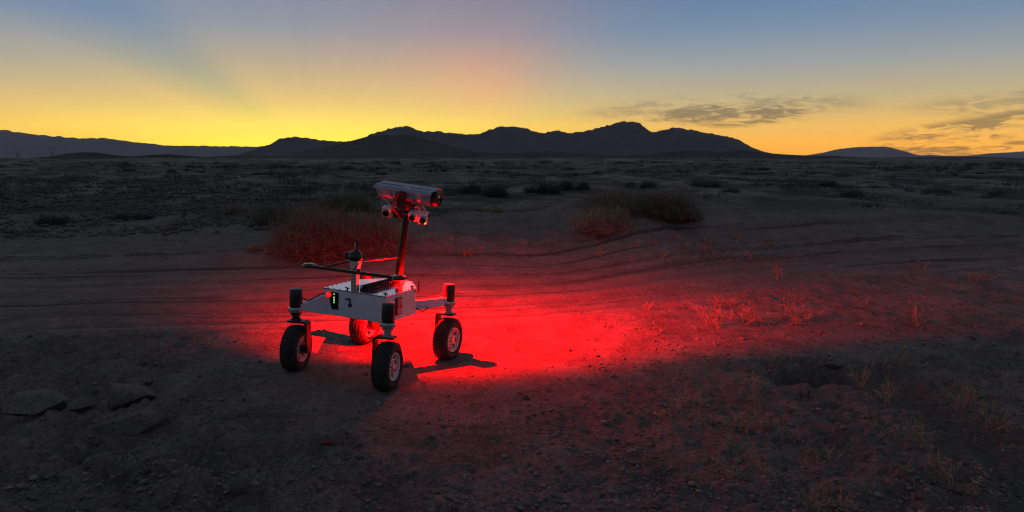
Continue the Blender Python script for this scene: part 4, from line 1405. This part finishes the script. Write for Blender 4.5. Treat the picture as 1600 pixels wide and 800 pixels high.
weed(1146, 718, 50, 46, 'sparse forked weed low on the right bank', 7, 413, group=WD, spread=0.8)
weed(1505, 640, 70, 56, 'large straggly weed on the right side of the sandy gully', 26, 414, group=WD, spread=0.6)
weed(1556, 668, 60, 44, 'dim weed clump at the right frame edge', 20, 415, group=WD, spread=0.7)
weed(1440, 700, 60, 50, 'drooping weed row on the left side of the sandy gully', 20, 416, group=WD, spread=0.7)
weed(1484, 752, 56, 40, 'weed clump low on the gully bank', 18, 417, group=WD, spread=0.7)
weed(1268, 796, 40, 44, 'pale weed at the bottom edge right of centre', 16, 418, group=WD)
weed(1322, 796, 36, 26, 'low round weed at the bottom edge beside the pale one', 16, 419, group=WD, spread=0.8)
weed(1300, 726, 30, 44, 'two-stemmed thin weed on bare soil in the right foreground', 4, 420, group=WD)
weed(1222, 690, 26, 40, 'slender weed right of the rounded pale weed', 6, 421, group=WD)
weed(1370, 690, 30, 50, 'slender weed above the gully bank', 7, 422, group=WD)
weed(1532, 440, 60, 26, 'low pale weed on the rutted track at right', 16, 423, group=WD, spread=0.8)
weed(1432, 420, 40, 20, 'low pale weed beyond the track at right', 12, 424, group=WD, spread=0.8)
weed(1216, 436, 30, 30, 'thin weed beside the ruts in dim red light', 8, 425, group=WD)
weed(990, 648, 36, 18, 'flat grey weed on the soil right of centre', 14, 426, group=WD, spread=1.0)
weed(1015, 580, 40, 16, 'flat weed on the edge of the red pool', 14, 427, group=WD, spread=1.0)
weed(1075, 556, 34, 18, 'low weed at the lower edge of the red pool', 14, 428, group=WD, spread=0.9)
weed(726, 540, 18, 10, 'tiny dark weed right of the far right wheel', 12, 429, mat=twig, spread=1.0)
weed(135, 530, 28, 42, 'thin single weed in the dim ground far left', 5, 430, spread=0.3)
weed(222, 520, 22, 20, 'small yellow-tipped weed in the dim ground at left', 6, 431, flowers=3)
weed(404, 524, 44, 22, 'pale forked twig weed left of the left rover wheel', 6, 432, spread=0.9)
weed(800, 516, 20, 9, 'small flat weed in the middle of the red pool', 10, 433, mat=twig, spread=1.0)
weed(948, 512, 26, 8, 'small dark flat weed right of the red pool centre', 12, 434, mat=twig, spread=1.0)
rg = random.Random(8)
for i in range(96):
    if rg.random() < 0.72:
        px, py = rg.uniform(980, 1590), rg.uniform(470, 780)
        if 1430 < px and py < 560:
            continue
        weed(px, py, rg.uniform(14, 30), rg.uniform(10, 26), 'small sparse dry grass tuft on the right-hand bank', rg.randint(5, 10), 500 + i, group='small grass tufts on the right-hand bank', spread=0.7)
    else:
        weed(rg.uniform(700, 1240), rg.uniform(372, 402), rg.uniform(16, 40), rg.uniform(8, 16), 'low dry grass tuft on the sand beyond the track', rg.randint(8, 14), 500 + i,
             group='dry grass tufts beyond the track', spread=0.8)

# low scrub that runs together over the middle distance
sg = np.random.default_rng(909)
B0, BD, BL, BW = [], [], [], []
spx, spy = sg.uniform(-60, 1660, 12000), 256 + 100 * sg.uniform(0, 1, 12000) ** 1.7
sq = np.array([gp(a, b) for a, b in zip(spx, spy)])
sk = (sq[:, 1] > 14.5) & (sq[:, 1] < 260)
sk &= ~((spx < 430) & (spy > 268) & (spy < 345) & (sg.uniform(size=12000) < 0.7))
sk &= fbm(sq[:, 0] * 0.07, sq[:, 1] * 0.05, 211, 3) > sg.uniform(-0.15, 0.55, 12000)
sk &= ~((spy > 318) & (sg.uniform(size=12000) < 0.75))
sq = sq[sk][:1700]
szz = height(sq[:, 0], sq[:, 1])
for (x, y), z in zip(sq, szz):
    sz = sg.uniform(0.10, 0.34) * (0.8 + y / 90.0)
    m = 26
    B0.append(np.stack([x + sg.normal(0, sz * 0.8, m), y + sg.normal(0, sz * 0.5, m), np.full(m, z - 0.02)], -1))
    D_ = np.stack([sg.normal(0, 0.7, m), sg.normal(0, 0.7, m), np.ones(m)], -1)
    BD.append(D_ / np.linalg.norm(D_, axis=1, keepdims=True))
    BL.append(sz * sg.uniform(0.6, 1.3, m))
    BW.append(np.full(m, 0.010 * max(1.0, y / 22.0)))
sv = ribbons(np.concatenate(B0), np.concatenate(BD), np.concatenate(BL), np.concatenate(BW), 0.15, sg, 3)
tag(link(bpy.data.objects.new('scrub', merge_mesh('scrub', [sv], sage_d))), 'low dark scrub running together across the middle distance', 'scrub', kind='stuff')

# ------------------------------------------------------------------ evening haze
hm = bpy.data.materials.new('evening_haze')
hm.use_nodes = True
hm.node_tree.nodes.clear()
hv = hm.node_tree.nodes.new('ShaderNodeVolumePrincipled')
hv.inputs['Color'].default_value = (0.80, 0.88, 1.0, 1.0)
hv.inputs['Density'].default_value = HAZE_D
hv.inputs['Anisotropy'].default_value = 0.0
hov = hm.node_tree.nodes.new('ShaderNodeOutputMaterial')
hm.node_tree.links.new(hv.outputs[0], hov.inputs['Volume'])
haze = MB().box((0, 0, HAZE_TOP / 2 - 20), (2 * HAZE_FAR + 10000, 2 * HAZE_FAR, HAZE_TOP)).build('haze', hm)
tag(haze, 'thin even evening haze over the whole plain', 'haze', kind='stuff')
